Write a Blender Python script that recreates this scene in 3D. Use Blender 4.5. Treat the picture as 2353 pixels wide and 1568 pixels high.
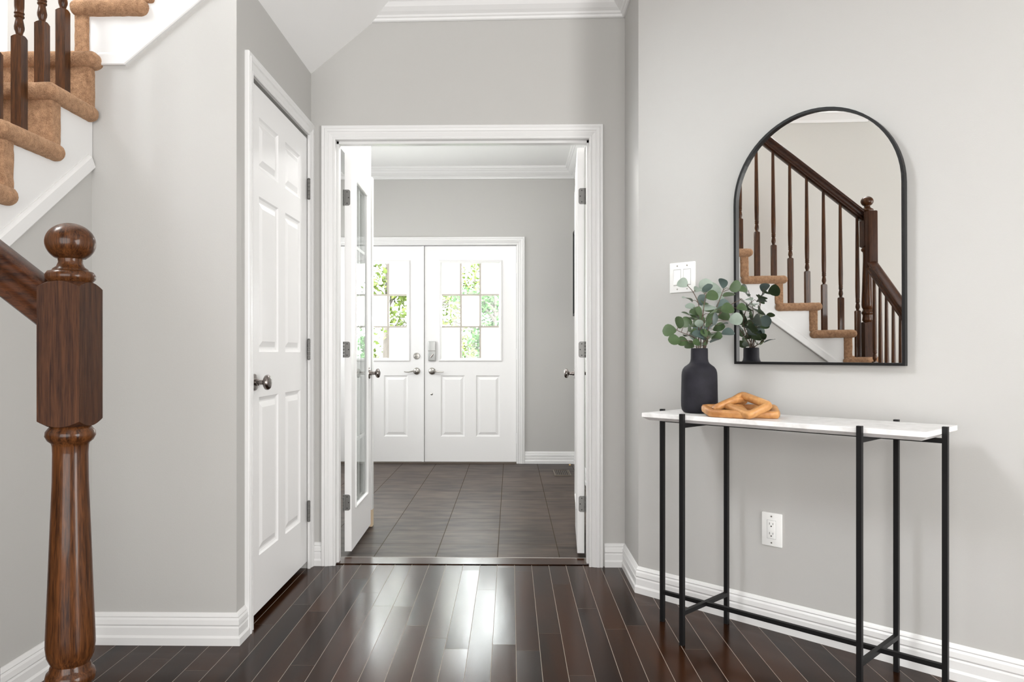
import bpy, bmesh, math, random
from mathutils import Vector, Matrix, noise as mnoise

S = bpy.context.scene
COL = S.collection
for _o in list(bpy.data.objects):
    bpy.data.objects.remove(_o, do_unlink=True)
R = math.radians
random.seed(11)

# ------------------------------------------------------------------ camera
EYE = 1.027
cam_d = bpy.data.cameras.new('camera')
cam = bpy.data.objects.new('camera', cam_d)
COL.objects.link(cam)
cam.location = (0, 0, EYE)
cam.rotation_euler = (R(90), 0, R(1.0))
cam_d.sensor_width = 36.0
cam_d.lens = 36.0 * 1740 / 2353
cam_d.shift_x = (1176.5 - 1143) / 2353
cam_d.shift_y = (811 - 784) / 2353
cam_d.clip_start = 0.05
cam_d.clip_end = 200
S.camera = cam

# ------------------------------------------------------------------ view + world + lights
S.view_settings.view_transform = 'Standard'
S.view_settings.look = 'None'
S.view_settings.gamma = 1
S.view_settings.use_curve_mapping = False
S.view_settings.exposure = 0.0
S.cycles.max_bounces = 10
S.cycles.diffuse_bounces = 5
S.cycles.glossy_bounces = 5
S.cycles.transmission_bounces = 6
S.cycles.transparent_max_bounces = 16
S.cycles.sample_clamp_indirect = 6
S.cycles.use_denoising = True
S.cycles.caustics_reflective = False
S.cycles.caustics_refractive = False

W = bpy.data.worlds.new('sky')
S.world = W
W.use_nodes = True
_bg = W.node_tree.nodes['Background']
_bg.inputs[0].default_value = (0.96, 0.98, 1.0, 1)
_bg.inputs[1].default_value = 30.0


def area(name, loc, target, sx, sy, power, color=(1, 1, 1)):
    d = bpy.data.lights.new(name, 'AREA')
    d.shape = 'RECTANGLE'
    d.size, d.size_y, d.energy, d.color = sx, sy, power, color
    o = bpy.data.objects.new(name, d)
    COL.objects.link(o)
    o.location = loc
    o.rotation_euler = (Vector(target) - Vector(loc)).to_track_quat('-Z', 'Z').to_euler()
    return o


# daylight through the high stair window, the windows behind and beside the viewer, the foyer lamp, and two unseen fill lights
area('stair_window_daylight', (-2.38, 1.45, 3.65), (0.6, 2.5, 1.2), 1.0, 1.3, 22, (1, 0.985, 0.965))
area('rear_window_daylight', (-0.4, -2.2, 1.25), (-0.4, 3.0, 1.0), 3.0, 2.3, 152, (1, 0.99, 0.975))
area('patio_door_daylight', (2.74, -0.05, 1.1), (-1.2, 1.9, 0.95), 2.0, 2.1, 190, (1, 0.99, 0.975))
area('stairwell_overhead', (-1.4, 0.6, 5.1), (-1.4, 0.6, 0), 1.6, 2.4, 15, (1, 0.985, 0.96))  # unseen overhead light; the stairwell ceiling is built closed
_p = bpy.data.lights.new('foyer_ceiling_lamp', 'POINT')
_p.energy, _p.shadow_soft_size, _p.color = 46, 0.12, (1, 0.985, 0.965)
_po = bpy.data.objects.new('foyer_ceiling_lamp', _p)
COL.objects.link(_po)
_po.location = (-0.15, 4.50, 2.38)
area('foyer_side_fill', (-1.93, 5.8, 1.45), (0.2, 5.9, 1.3), 1.1, 1.5, 24, (0.98, 0.99, 1.0))  # added fill for the foyer and front doors; that wall has no window

# ------------------------------------------------------------------ materials
MATS = {}


def nt(name):
    m = bpy.data.materials.new(name)
    m.use_nodes = True
    t = m.node_tree
    return m, t, t.nodes['Principled BSDF']


def simple(name, col, rough=0.5, metal=0.0, bump=0.0, bscale=200.0, var=0.0, vscale=3.0, **kw):
    m, t, p = nt(name)
    p.inputs['Base Color'].default_value = (*col, 1)
    p.inputs['Roughness'].default_value = rough
    p.inputs['Metallic'].default_value = metal
    for k, v in kw.items():
        p.inputs[k.replace('_', ' ')].default_value = v
    tc = t.nodes.new('ShaderNodeTexCoord')
    if bump:
        n = t.nodes.new('ShaderNodeTexNoise')
        n.inputs['Scale'].default_value = bscale
        n.inputs['Detail'].default_value = 3
        b = t.nodes.new('ShaderNodeBump')
        b.inputs['Strength'].default_value = bump
        b.inputs['Distance'].default_value = 0.002
        t.links.new(tc.outputs['Object'], n.inputs['Vector'])
        t.links.new(n.outputs['Fac'], b.inputs['Height'])
        t.links.new(b.outputs[0], p.inputs['Normal'])
    if var:
        n = t.nodes.new('ShaderNodeTexNoise')
        n.inputs['Scale'].default_value = vscale
        n.inputs['Detail'].default_value = 4
        r = t.nodes.new('ShaderNodeValToRGB')
        r.color_ramp.elements[0].color = (*[c * (1 - var) for c in col], 1)
        r.color_ramp.elements[1].color = (*[min(1, c * (1 + var)) for c in col], 1)
        r.color_ramp.elements[0].position = 0.3
        r.color_ramp.elements[1].position = 0.7
        t.links.new(tc.outputs['Object'], n.inputs['Vector'])
        t.links.new(n.outputs['Fac'], r.inputs[0])
        t.links.new(r.outputs[0], p.inputs['Base Color'])
    MATS[name] = m
    return m


PAINT = simple('wall_paint', (0.485, 0.478, 0.462), 0.6, bump=0.12, bscale=350)
CREAM = simple('stairwell_paint', (0.52, 0.507, 0.478), 0.6, bump=0.12, bscale=350)
TRIM = simple('trim_white', (0.75, 0.748, 0.744), 0.32)
DOORW = simple('door_white', (0.86, 0.857, 0.855), 0.35, bump=0.05, bscale=250)
CEILW = simple('ceiling_white', (0.88, 0.88, 0.875), 0.7, bump=0.1, bscale=250)
BLACK = simple('black_metal', (0.007, 0.007, 0.0075), 0.45, 0.0, Specular_IOR_Level=0.25)
NICKEL = simple('satin_nickel', (0.50, 0.48, 0.45), 0.28, 1.0)
STEEL = simple('hinge_steel', (0.16, 0.157, 0.15), 0.42, 0.7)
PEWTER = simple('dark_pewter', (0.27, 0.24, 0.225), 0.2, 1.0)
PLASTIC = simple('switch_plastic', (0.84, 0.84, 0.825), 0.3)
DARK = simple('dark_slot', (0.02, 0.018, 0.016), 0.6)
VASE = simple('vase_matte', (0.014, 0.0135, 0.019), 0.7, Specular_IOR_Level=0.25, bump=0.25, bscale=500, var=0.35, vscale=18)
BRONZE = simple('vent_brown', (0.12, 0.095, 0.075), 0.5, 0.2)
KEYPAD = simple('keypad_satin', (0.50, 0.505, 0.495), 0.42, 0.5)
GAPSHADE = simple('plastic_gap_shade', (0.42, 0.42, 0.41), 0.6)  # shadow line round rockers and receptacle, put into a grey
RUBBER = simple('brass_tip', (0.6, 0.42, 0.2), 0.4, 0.6)
RAWWOOD = simple('raw_pine', (0.62, 0.48, 0.33), 0.6)
MIRROR = simple('mirror_silver', (0.93, 0.935, 0.93), 0.0, 1.0)
BARK = simple('bark', (0.05, 0.042, 0.036), 0.9, bump=0.5, bscale=40, var=0.3)
LAWN = simple('lawn_green', (0.05, 0.09, 0.02), 0.9, var=0.3, vscale=5)
CONC = simple('porch_concrete', (0.5, 0.49, 0.47), 0.8, var=0.1)
STRIP = simple('metal_strip', (0.30, 0.28, 0.26), 0.35, 0.8)
FILM = simple('picture_face', (0.03, 0.03, 0.032), 0.15)


def quartz():
    m, t, p = nt('white_stone')
    tc = t.nodes.new('ShaderNodeTexCoord')
    n = t.nodes.new('ShaderNodeTexNoise')
    n.inputs['Scale'].default_value = 26
    n.inputs['Detail'].default_value = 6
    r = t.nodes.new('ShaderNodeValToRGB')
    r.color_ramp.elements[0].position = 0.30
    r.color_ramp.elements[1].position = 0.55
    r.color_ramp.elements[0].color = (0.70, 0.69, 0.68, 1)
    r.color_ramp.elements[1].color = (0.84, 0.83, 0.825, 1)
    t.links.new(tc.outputs['Object'], n.inputs['Vector'])
    t.links.new(n.outputs['Fac'], r.inputs[0])
    t.links.new(r.outputs[0], p.inputs['Base Color'])
    p.inputs['Roughness'].default_value = 0.35
    return m


STONE = quartz()


def wood(name, c0, c1, scale, rough=0.22, coat=0.6, grain=60.0, bump=0.06, spec=0.5):
    """scale: xyz stretch, small along the grain."""
    m, t, p = nt(name)
    tc = t.nodes.new('ShaderNodeTexCoord')
    mp = t.nodes.new('ShaderNodeMapping')
    mp.inputs['Scale'].default_value = scale
    n = t.nodes.new('ShaderNodeTexNoise')
    n.inputs['Scale'].default_value = grain
    n.inputs['Detail'].default_value = 5
    n.inputs['Distortion'].default_value = 0.6
    n2 = t.nodes.new('ShaderNodeTexNoise')
    n2.inputs['Scale'].default_value = grain * 0.22
    n2.inputs['Detail'].default_value = 3
    mx = t.nodes.new('ShaderNodeMath')
    mx.operation = 'ADD'
    mh = t.nodes.new('ShaderNodeMath')
    mh.operation = 'MULTIPLY'
    mh.inputs[1].default_value = 0.5
    r = t.nodes.new('ShaderNodeValToRGB')
    r.color_ramp.elements[0].position = 0.37
    r.color_ramp.elements[1].position = 0.63
    r.color_ramp.elements[0].color = (*c0, 1)
    r.color_ramp.elements[1].color = (*c1, 1)
    b = t.nodes.new('ShaderNodeBump')
    b.inputs['Strength'].default_value = bump
    b.inputs['Distance'].default_value = 0.002
    L = t.links.new
    L(tc.outputs['Object'], mp.inputs['Vector'])
    L(mp.outputs[0], n.inputs['Vector'])
    L(mp.outputs[0], n2.inputs['Vector'])
    L(n.outputs['Fac'], mx.inputs[0])
    L(n2.outputs['Fac'], mx.inputs[1])
    L(mx.outputs[0], mh.inputs[0])
    L(mh.outputs[0], r.inputs[0])
    L(r.outputs[0], p.inputs['Base Color'])
    L(n.outputs['Fac'], b.inputs['Height'])
    L(b.outputs[0], p.inputs['Normal'])
    p.inputs['Roughness'].default_value = rough
    p.inputs['Coat Weight'].default_value = coat
    p.inputs['Coat Roughness'].default_value = 0.08
    p.inputs['Specular IOR Level'].default_value = spec
    return m


OAK_V = wood('stained_oak_upright', (0.017, 0.006, 0.0025), (0.098, 0.035, 0.0105), (1, 1, 0.06), grain=420, rough=0.32, coat=0.22, spec=0.15)
OAK_BLOCK = wood('stained_oak_block', (0.020, 0.008, 0.005), (0.068, 0.027, 0.012), (1, 1, 0.05), rough=0.5, coat=0.0, grain=480, bump=0.15, spec=0.15)
OAK_X = wood('stained_oak_rail', (0.017, 0.0055, 0.0028), (0.066, 0.021, 0.007), (0.06, 1, 1), rough=0.32, coat=0.15, spec=0.15, grain=420)
OAK_Y = wood('stained_oak_long_rail', (0.014, 0.005, 0.003), (0.042, 0.015, 0.007), (1, 0.06, 1), rough=0.32, coat=0.15, spec=0.15, grain=420)
TANWOOD = wood('tan_carved_wood', (0.36, 0.15, 0.046), (0.58, 0.295, 0.10), (1, 1, 1), rough=0.5, coat=0.1, grain=45, bump=0.25)


def carpet():
    m, t, p = nt('brown_carpet')
    tc = t.nodes.new('ShaderNodeTexCoord')
    n = t.nodes.new('ShaderNodeTexNoise')
    n.inputs['Scale'].default_value = 300
    n.inputs['Detail'].default_value = 4
    n2 = t.nodes.new('ShaderNodeTexNoise')
    n2.inputs['Scale'].default_value = 60
    n2.inputs['Detail'].default_value = 3
    ad = t.nodes.new('ShaderNodeMath')
    ad.operation = 'ADD'
    hf = t.nodes.new('ShaderNodeMath')
    hf.operation = 'MULTIPLY'
    hf.inputs[1].default_value = 0.5
    r = t.nodes.new('ShaderNodeValToRGB')
    r.color_ramp.elements[0].position = 0.33
    r.color_ramp.elements[1].position = 0.64
    r.color_ramp.elements[0].color = (0.215, 0.112, 0.062, 1)
    r.color_ramp.elements[1].color = (0.50, 0.295, 0.172, 1)
    b = t.nodes.new('ShaderNodeBump')
    b.inputs['Strength'].default_value = 0.9
    b.inputs['Distance'].default_value = 0.005
    L = t.links.new
    L(tc.outputs['Object'], n.inputs['Vector'])
    L(tc.outputs['Object'], n2.inputs['Vector'])
    L(n.outputs['Fac'], ad.inputs[0])
    L(n2.outputs['Fac'], ad.inputs[1])
    L(ad.outputs[0], hf.inputs[0])
    L(hf.outputs[0], r.inputs[0])
    L(r.outputs[0], p.inputs['Base Color'])
    L(n.outputs['Fac'], b.inputs['Height'])
    L(b.outputs[0], p.inputs['Normal'])
    p.inputs['Roughness'].default_value = 0.95
    p.inputs['Specular IOR Level'].default_value = 0.1
    p.inputs['Sheen Weight'].default_value = 0.35
    p.inputs['Sheen Roughness'].default_value = 0.5
    p.inputs['Sheen Tint'].default_value = (0.9, 0.65, 0.45, 1)
    return m


CARPET = carpet()


def math_node(t, op, a, b=None):
    n = t.nodes.new('ShaderNodeMath')
    n.operation = op
    for i, v in enumerate((a, b)):
        if v is None:
            continue
        if isinstance(v, (int, float)):
            n.inputs[i].default_value = v
        else:
            t.links.new(v, n.inputs[i])
    return n.outputs[0]


def plank_floor(name, x0, w, length, along='Y'):
    """dark hand-scraped boards with pale bevelled gaps"""
    m, t, p = nt(name)
    L = t.links.new
    tc = t.nodes.new('ShaderNodeTexCoord')
    sp = t.nodes.new('ShaderNodeSeparateXYZ')
    L(tc.outputs['Object'], sp.inputs[0])
    X, Y = (sp.outputs[0], sp.outputs[1]) if along == 'Y' else (sp.outputs[1], sp.outputs[0])
    u = math_node(t, 'DIVIDE', math_node(t, 'SUBTRACT', X, x0), w)
    pid = math_node(t, 'FLOOR', u)
    fu = math_node(t, 'FRACT', u)
    wn = t.nodes.new('ShaderNodeTexWhiteNoise')
    wn.noise_dimensions = '1D'
    L(pid, wn.inputs['W'])
    v = math_node(t, 'ADD', math_node(t, 'DIVIDE', Y, length), math_node(t, 'MULTIPLY', wn.outputs['Value'], 7.3))
    bid = math_node(t, 'FLOOR', v)
    fv = math_node(t, 'FRACT', v)
    wn2 = t.nodes.new('ShaderNodeTexWhiteNoise')
    wn2.noise_dimensions = '2D'
    cb = t.nodes.new('ShaderNodeCombineXYZ')
    L(pid, cb.inputs[0])
    L(bid, cb.inputs[1])
    L(cb.outputs[0], wn2.inputs['Vector'])
    # distance to a gap, metres
    du = math_node(t, 'MULTIPLY', math_node(t, 'MINIMUM', fu, math_node(t, 'SUBTRACT', 1.0, fu)), w)
    dv = math_node(t, 'MULTIPLY', math_node(t, 'MINIMUM', fv, math_node(t, 'SUBTRACT', 1.0, fv)), length)
    gu = math_node(t, 'LESS_THAN', du, 0.0009)
    gv = math_node(t, 'LESS_THAN', dv, 0.0010)
    # grain
    mp = t.nodes.new('ShaderNodeMapping')
    mp.inputs['Scale'].default_value = (1, 0.12, 1) if along == 'Y' else (0.12, 1, 1)
    L(tc.outputs['Object'], mp.inputs['Vector'])
    off = t.nodes.new('ShaderNodeVectorMath')
    off.operation = 'ADD'
    sc = t.nodes.new('ShaderNodeVectorMath')
    sc.operation = 'SCALE'
    sc.inputs['Scale'].default_value = 13.0
    L(wn2.outputs['Color'], sc.inputs[0])
    L(mp.outputs[0], off.inputs[0])
    L(sc.outputs[0], off.inputs[1])
    n = t.nodes.new('ShaderNodeTexNoise')
    n.inputs['Scale'].default_value = 14
    n.inputs['Detail'].default_value = 6
    n.inputs['Distortion'].default_value = 0.4
    L(off.outputs[0], n.inputs['Vector'])
    f = math_node(t, 'ADD', math_node(t, 'MULTIPLY', n.outputs['Fac'], 0.75), math_node(t, 'MULTIPLY', wn2.outputs['Value'], 0.3))
    r = t.nodes.new('ShaderNodeValToRGB')
    r.color_ramp.elements[0].position = 0.25
    r.color_ramp.elements[1].position = 0.85
    r.color_ramp.elements[0].color = (0.0045, 0.0018, 0.0011, 1)
    r.color_ramp.elements[1].color = (0.050, 0.0165, 0.0050, 1)
    L(f, r.inputs[0])
    mx = t.nodes.new('ShaderNodeMixRGB')
    mx.inputs[2].default_value = (0.30, 0.27, 0.235, 1)
    L(r.outputs[0], mx.inputs[1])
    L(gu, mx.inputs[0])
    mx2 = t.nodes.new('ShaderNodeMixRGB')
    mx2.inputs[2].default_value = (0.10, 0.075, 0.055, 1)
    L(mx.outputs[0], mx2.inputs[1])
    L(math_node(t, 'MULTIPLY', gv, 0.8), mx2.inputs[0])
    L(mx2.outputs[0], p.inputs['Base Color'])
    # gloss, slightly uneven and hand scraped
    n2 = t.nodes.new('ShaderNodeTexNoise')
    n2.inputs['Scale'].default_value = 9
    n2.inputs['Detail'].default_value = 4
    L(off.outputs[0], n2.inputs['Vector'])
    mr = t.nodes.new('ShaderNodeMapRange')
    mr.inputs['To Min'].default_value = 0.13
    mr.inputs['To Max'].default_value = 0.26
    L(n2.outputs['Fac'], mr.inputs['Value'])
    L(math_node(t, 'MAXIMUM', mr.outputs[0], math_node(t, 'MULTIPLY', gu, 0.8)), p.inputs['Roughness'])
    n3 = t.nodes.new('ShaderNodeTexNoise')
    n3.inputs['Scale'].default_value = 30
    n3.inputs['Detail'].default_value = 2
    L(off.outputs[0], n3.inputs['Vector'])
    h = math_node(t, 'SUBTRACT', math_node(t, 'MULTIPLY', n3.outputs['Fac'], 0.5), math_node(t, 'MAXIMUM', gu, gv))
    b = t.nodes.new('ShaderNodeBump')
    b.inputs['Strength'].default_value = 0.12
    b.inputs['Distance'].default_value = 0.003
    sw = t.nodes.new('ShaderNodeSeparateColor')
    L(wn2.outputs['Color'], sw.inputs[0])
    cn = t.nodes.new('ShaderNodeCombineXYZ')
    L(math_node(t, 'MULTIPLY', math_node(t, 'SUBTRACT', sw.outputs[0], 0.5), 0.030), cn.inputs[0])
    L(math_node(t, 'MULTIPLY', math_node(t, 'SUBTRACT', sw.outputs[1], 0.5), 0.030), cn.inputs[1])
    cn.inputs[2].default_value = 1.0
    nv = t.nodes.new('ShaderNodeVectorMath')
    nv.operation = 'NORMALIZE'
    L(cn.outputs[0], nv.inputs[0])
    L(nv.outputs[0], b.inputs['Normal'])
    L(h, b.inputs['Height'])
    L(b.outputs[0], p.inputs['Normal'])
    sm = math_node(t, 'MULTIPLY', math_node(t, 'SUBTRACT', 1.0, gu), 0.14)
    L(sm, p.inputs['Specular IOR Level'])
    return m


PLANKS = plank_floor('dark_hardwood', 0.0186, 0.0826, 0.95)
SADDLE = plank_floor('dark_hardwood_saddle', 0.0, 5.0, 5.3, 'X')


def tiles():
    m, t, p = nt('slate_tile')
    L = t.links.new
    tc = t.nodes.new('ShaderNodeTexCoord')
    sp = t.nodes.new('ShaderNodeSeparateXYZ')
    L(tc.outputs['Object'], sp.inputs[0])
    P = 0.3125
    u = math_node(t, 'DIVIDE', math_node(t, 'ADD', sp.outputs[0], 0.691), P)
    v = math_node(t, 'DIVIDE', math_node(t, 'SUBTRACT', sp.outputs[1], 4.078), 0.3105)
    fu, fv = math_node(t, 'FRACT', u), math_node(t, 'FRACT', v)
    du = math_node(t, 'MULTIPLY', math_node(t, 'MINIMUM', fu, math_node(t, 'SUBTRACT', 1.0, fu)), P)
    dv = math_node(t, 'MULTIPLY', math_node(t, 'MINIMUM', fv, math_node(t, 'SUBTRACT', 1.0, fv)), P)
    g = math_node(t, 'LESS_THAN', math_node(t, 'MINIMUM', du, dv), 0.0022)
    cb = t.nodes.new('ShaderNodeCombineXYZ')
    L(math_node(t, 'FLOOR', u), cb.inputs[0])
    L(math_node(t, 'FLOOR', v), cb.inputs[1])
    wn = t.nodes.new('ShaderNodeTexWhiteNoise')
    wn.noise_dimensions = '2D'
    L(cb.outputs[0], wn.inputs['Vector'])
    mp = t.nodes.new('ShaderNodeMapping')
    mp.inputs['Scale'].default_value = (0.45, 1.3, 1)
    L(tc.outputs['Object'], mp.inputs['Vector'])
    n = t.nodes.new('ShaderNodeTexNoise')
    n.inputs['Scale'].default_value = 11
    n.inputs['Detail'].default_value = 7
    L(mp.outputs[0], n.inputs['Vector'])
    f = math_node(t, 'ADD', math_node(t, 'MULTIPLY', n.outputs['Fac'], 0.85), math_node(t, 'MULTIPLY', wn.outputs['Value'], 0.15))
    r = t.nodes.new('ShaderNodeValToRGB')
    r.color_ramp.elements[0].position = 0.3
    r.color_ramp.elements[1].position = 0.72
    r.color_ramp.elements[0].color = (0.030, 0.0235, 0.021, 1)
    r.color_ramp.elements[1].color = (0.100, 0.075, 0.061, 1)
    L(f, r.inputs[0])
    mx = t.nodes.new('ShaderNodeMixRGB')
    mx.inputs[2].default_value = (0.072, 0.060, 0.047, 1)
    L(r.outputs[0], mx.inputs[1])
    L(g, mx.inputs[0])
    L(mx.outputs[0], p.inputs['Base Color'])
    L(math_node(t, 'MAXIMUM', 0.40, math_node(t, 'MULTIPLY', g, 0.9)), p.inputs['Roughness'])
    L(math_node(t, 'MULTIPLY', math_node(t, 'SUBTRACT', 1.0, g), 0.055), p.inputs['Specular IOR Level'])
    h = math_node(t, 'SUBTRACT', math_node(t, 'MULTIPLY', n.outputs['Fac'], 0.6), g)
    b = t.nodes.new('ShaderNodeBump')
    b.inputs['Strength'].default_value = 0.2
    b.inputs['Distance'].default_value = 0.003
    L(h, b.inputs['Height'])
    L(b.outputs[0], p.inputs['Normal'])
    return m


TILE = tiles()


def pane_glass():
    m = bpy.data.materials.new('clear_glass')
    m.use_nodes = True
    t = m.node_tree
    t.nodes.clear()
    o = t.nodes.new('ShaderNodeOutputMaterial')
    tr = t.nodes.new('ShaderNodeBsdfTransparent')
    tr.inputs[0].default_value = (0.97, 0.985, 0.98, 1)
    gl = t.nodes.new('ShaderNodeBsdfGlossy')
    gl.inputs['Roughness'].default_value = 0.01
    lw = t.nodes.new('ShaderNodeLayerWeight')
    lw.inputs['Blend'].default_value = 0.5
    fr = t.nodes.new('ShaderNodeMath')
    fr.operation = 'MULTIPLY_ADD'
    pw = t.nodes.new('ShaderNodeMath')
    pw.operation = 'POWER'
    pw.inputs[1].default_value = 5.0
    t.links.new(lw.outputs['Facing'], pw.inputs[0])
    t.links.new(pw.outputs[0], fr.inputs[0])
    fr.inputs[1].default_value = 0.70
    fr.inputs[2].default_value = 0.03
    mx = t.nodes.new('ShaderNodeMixShader')
    t.links.new(fr.outputs[0], mx.inputs[0])
    t.links.new(tr.outputs[0], mx.inputs[1])
    t.links.new(gl.outputs[0], mx.inputs[2])
    t.links.new(mx.outputs[0], o.inputs[0])
    return m


def frosted():
    m = bpy.data.materials.new('frosted_glass')
    m.use_nodes = True
    t = m.node_tree
    t.nodes.clear()
    o = t.nodes.new('ShaderNodeOutputMaterial')
    tr = t.nodes.new('ShaderNodeBsdfTranslucent')
    tr.inputs[0].default_value = (0.93, 0.93, 0.92, 1)
    gl = t.nodes.new('ShaderNodeBsdfGlossy')
    gl.inputs['Roughness'].default_value = 0.25
    mx = t.nodes.new('ShaderNodeMixShader')
    mx.inputs[0].default_value = 0.05
    t.links.new(tr.outputs[0], mx.inputs[1])
    t.links.new(gl.outputs[0], mx.inputs[2])
    t.links.new(mx.outputs[0], o.inputs[0])
    return m


GLASS = pane_glass()
FROST = frosted()


def leafmat(name, c, back, rough=0.5):
    m, t, p = nt(name)
    g = t.nodes.new('ShaderNodeNewGeometry')
    oi = t.nodes.new('ShaderNodeTexNoise')
    oi.inputs['Scale'].default_value = 25
    tc = t.nodes.new('ShaderNodeTexCoord')
    t.links.new(tc.outputs['Object'], oi.inputs['Vector'])
    mx = t.nodes.new('ShaderNodeMixRGB')
    mx.inputs[1].default_value = (*c, 1)
    mx.inputs[2].default_value = (*back, 1)
    t.links.new(oi.outputs['Fac'], mx.inputs[0])
    t.links.new(mx.outputs[0], p.inputs['Base Color'])
    p.inputs['Roughness'].default_value = rough
    return m


LEAF_PALE = leafmat('eucalyptus_pale', (0.20, 0.255, 0.205), (0.33, 0.39, 0.335))
LEAF_DARK = leafmat('eucalyptus_dark', (0.030, 0.056, 0.020), (0.075, 0.125, 0.046))
LEAF_TEAL = leafmat('eucalyptus_teal', (0.055, 0.09, 0.085), (0.12, 0.165, 0.15))
TWIG = simple('twig_brown', (0.10, 0.065, 0.045), 0.7)
FOL_Y = leafmat('spring_leaves', (0.026, 0.058, 0.0012), (0.070, 0.085, 0.004), 0.8)
FOL_G = leafmat('green_leaves', (0.007, 0.062, 0.002), (0.022, 0.100, 0.006), 0.8)


# ------------------------------------------------------------------ mesh helpers
class MB:
    def __init__(s):
        s.v, s.f, s.sm = [], [], []

    def add(s, verts, faces, smooth=False):
        b = len(s.v)
        s.v += [tuple(v) for v in verts]
        for f in faces:
            s.f.append(tuple(b + i for i in f))
            s.sm.append(smooth)

    def box(s, x0, x1, y0, y1, z0, z1, f=None):
        P = [(x0, y0, z0), (x1, y0, z0), (x1, y1, z0), (x0, y1, z0), (x0, y0, z1), (x1, y0, z1), (x1, y1, z1), (x0, y1, z1)]
        if f:
            P = [f(*p) for p in P]
        s.add(P, [(0, 3, 2, 1), (4, 5, 6, 7), (0, 1, 5, 4), (1, 2, 6, 5), (2, 3, 7, 6), (3, 0, 4, 7)])

    def rbox(s, x0, x1, y0, y1, z0, z1, r, seg=3, f=None, fine=0):
        bm = bmesh.new()
        bmesh.ops.create_cube(bm, size=1)
        for v in bm.verts:
            v.co = Vector(((x0 + x1) / 2 + v.co.x * (x1 - x0), (y0 + y1) / 2 + v.co.y * (y1 - y0), (z0 + z1) / 2 + v.co.z * (z1 - z0)))
        bmesh.ops.bevel(bm, geom=list(bm.edges), offset=r, segments=seg, profile=0.5, affect='EDGES', clamp_overlap=True)
        if fine:
            for ax, lo, hi in ((0, x0 + r, x1 - r), (1, y0 + r, y1 - r), (2, z0 + r, z1 - r)):
                if ax == 0:
                    lo = max(lo, hi - 0.9)
                if ax == 1:
                    hi = min(hi, lo + 0.35)
                k = int((hi - lo) / fine)
                no = Vector((0, 0, 0))
                no[ax] = 1
                for i in range(1, k):
                    co = Vector((0, 0, 0))
                    co[ax] = lo + (hi - lo) * i / k
                    bmesh.ops.bisect_plane(bm, geom=list(bm.verts) + list(bm.edges) + list(bm.faces), plane_co=co, plane_no=no)
        s.from_bm(bm, f, True)

    def fuzz(s, a):
        s.v = [tuple(Vector(v) + Vector(mnoise.noise_vector(Vector(v) * 42)) * a + Vector(mnoise.noise_vector(Vector(v) * 110)) * a * 0.6) for v in s.v]

    def from_bm(s, bm, f=None, smooth=False):
        bm.verts.index_update()
        s.add([f(*v.co) if f else tuple(v.co) for v in bm.verts], [[v.index for v in fc.verts] for fc in bm.faces], smooth)
        bm.free()

    def prism(s, poly, h0, h1, f):
        """poly in 2D (a,b), extruded between h0 and h1; f(a,b,h)->xyz"""
        n = len(poly)
        P = [f(a, b, h0) for a, b in poly] + [f(a, b, h1) for a, b in poly]
        s.add(P, [tuple(range(n))[::-1], tuple(range(n, 2 * n))] + [(i, (i + 1) % n, n + (i + 1) % n, n + i) for i in range(n)])

    def lathe(s, prof, f=None, seg=32, cap=True):
        """prof [(r,z)]; f(x,y,z)"""
        f = f or (lambda x, y, z: (x, y, z))
        P, F = [], []
        for r, z in prof:
            for k in range(seg):
                a = 2 * math.pi * k / seg
                P.append(f(r * math.cos(a), r * math.sin(a), z))
        n = len(prof)
        for i in range(n - 1):
            for k in range(seg):
                k2 = (k + 1) % seg
                F.append((i * seg + k, i * seg + k2, (i + 1) * seg + k2, (i + 1) * seg + k))
        if cap:
            F.append(tuple(range(seg))[::-1])
            F.append(tuple((n - 1) * seg + k for k in range(seg)))
        s.add(P, F, True)

    def sweep(s, path, prof, f, closed=False, smooth=False):
        """path: 2D polyline; prof: closed loop [(offset to the left of travel, height)]; f(a,b,h)->xyz; mitred corners"""
        pts = [Vector(p) for p in path]
        n = len(pts)
        M = []
        for i in range(n):
            d0 = d1 = None
            if closed or i > 0:
                d0 = (pts[i] - pts[i - 1]).normalized()
            if closed or i < n - 1:
                d1 = (pts[(i + 1) % n] - pts[i]).normalized()
            d0 = d0 or d1
            d1 = d1 or d0
            n0, n1 = Vector((-d0.y, d0.x)), Vector((-d1.y, d1.x))
            b = (n0 + n1)
            b.normalize()
            M.append(b / max(0.2, b.dot(n0)))
        k = len(prof)
        P = []
        for p, m in zip(pts, M):
            for o, h in prof:
                q = p + m * o
                P.append(f(q.x, q.y, h))
        F = []
        for i in range(n if closed else n - 1):
            j = (i + 1) % n
            for a in range(k):
                b = (a + 1) % k
                F.append((i * k + a, j * k + a, j * k + b, i * k + b))
        if not closed:
            F.append(tuple(range(k)))
            F.append(tuple((n - 1) * k + a for a in range(k))[::-1])
        s.add(P, F, smooth)

    def tube(s, pts, radii, seg=8, cap=True):
        pts = [Vector(p) for p in pts]
        if isinstance(radii, (int, float)):
            radii = [radii] * len(pts)
        up = Vector((0, 0, 1))
        P, F = [], []
        prev = None
        for i, p in enumerate(pts):
            a = pts[max(0, i - 1)]
            b = pts[min(len(pts) - 1, i + 1)]
            d = (b - a).normalized()
            if prev is None:
                side = d.cross(up)
                if side.length < 0.01:
                    side = d.cross(Vector((1, 0, 0)))
            else:
                side = prev - d * prev.dot(d)
            side.normalize()
            prev = side
            o2 = d.cross(side)
            for k in range(seg):
                t = 2 * math.pi * k / seg
                P.append(p + (side * math.cos(t) + o2 * math.sin(t)) * radii[i])
        for i in range(len(pts) - 1):
            for k in range(seg):
                k2 = (k + 1) % seg
                F.append((i * seg + k, i * seg + k2, (i + 1) * seg + k2, (i + 1) * seg + k))
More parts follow.
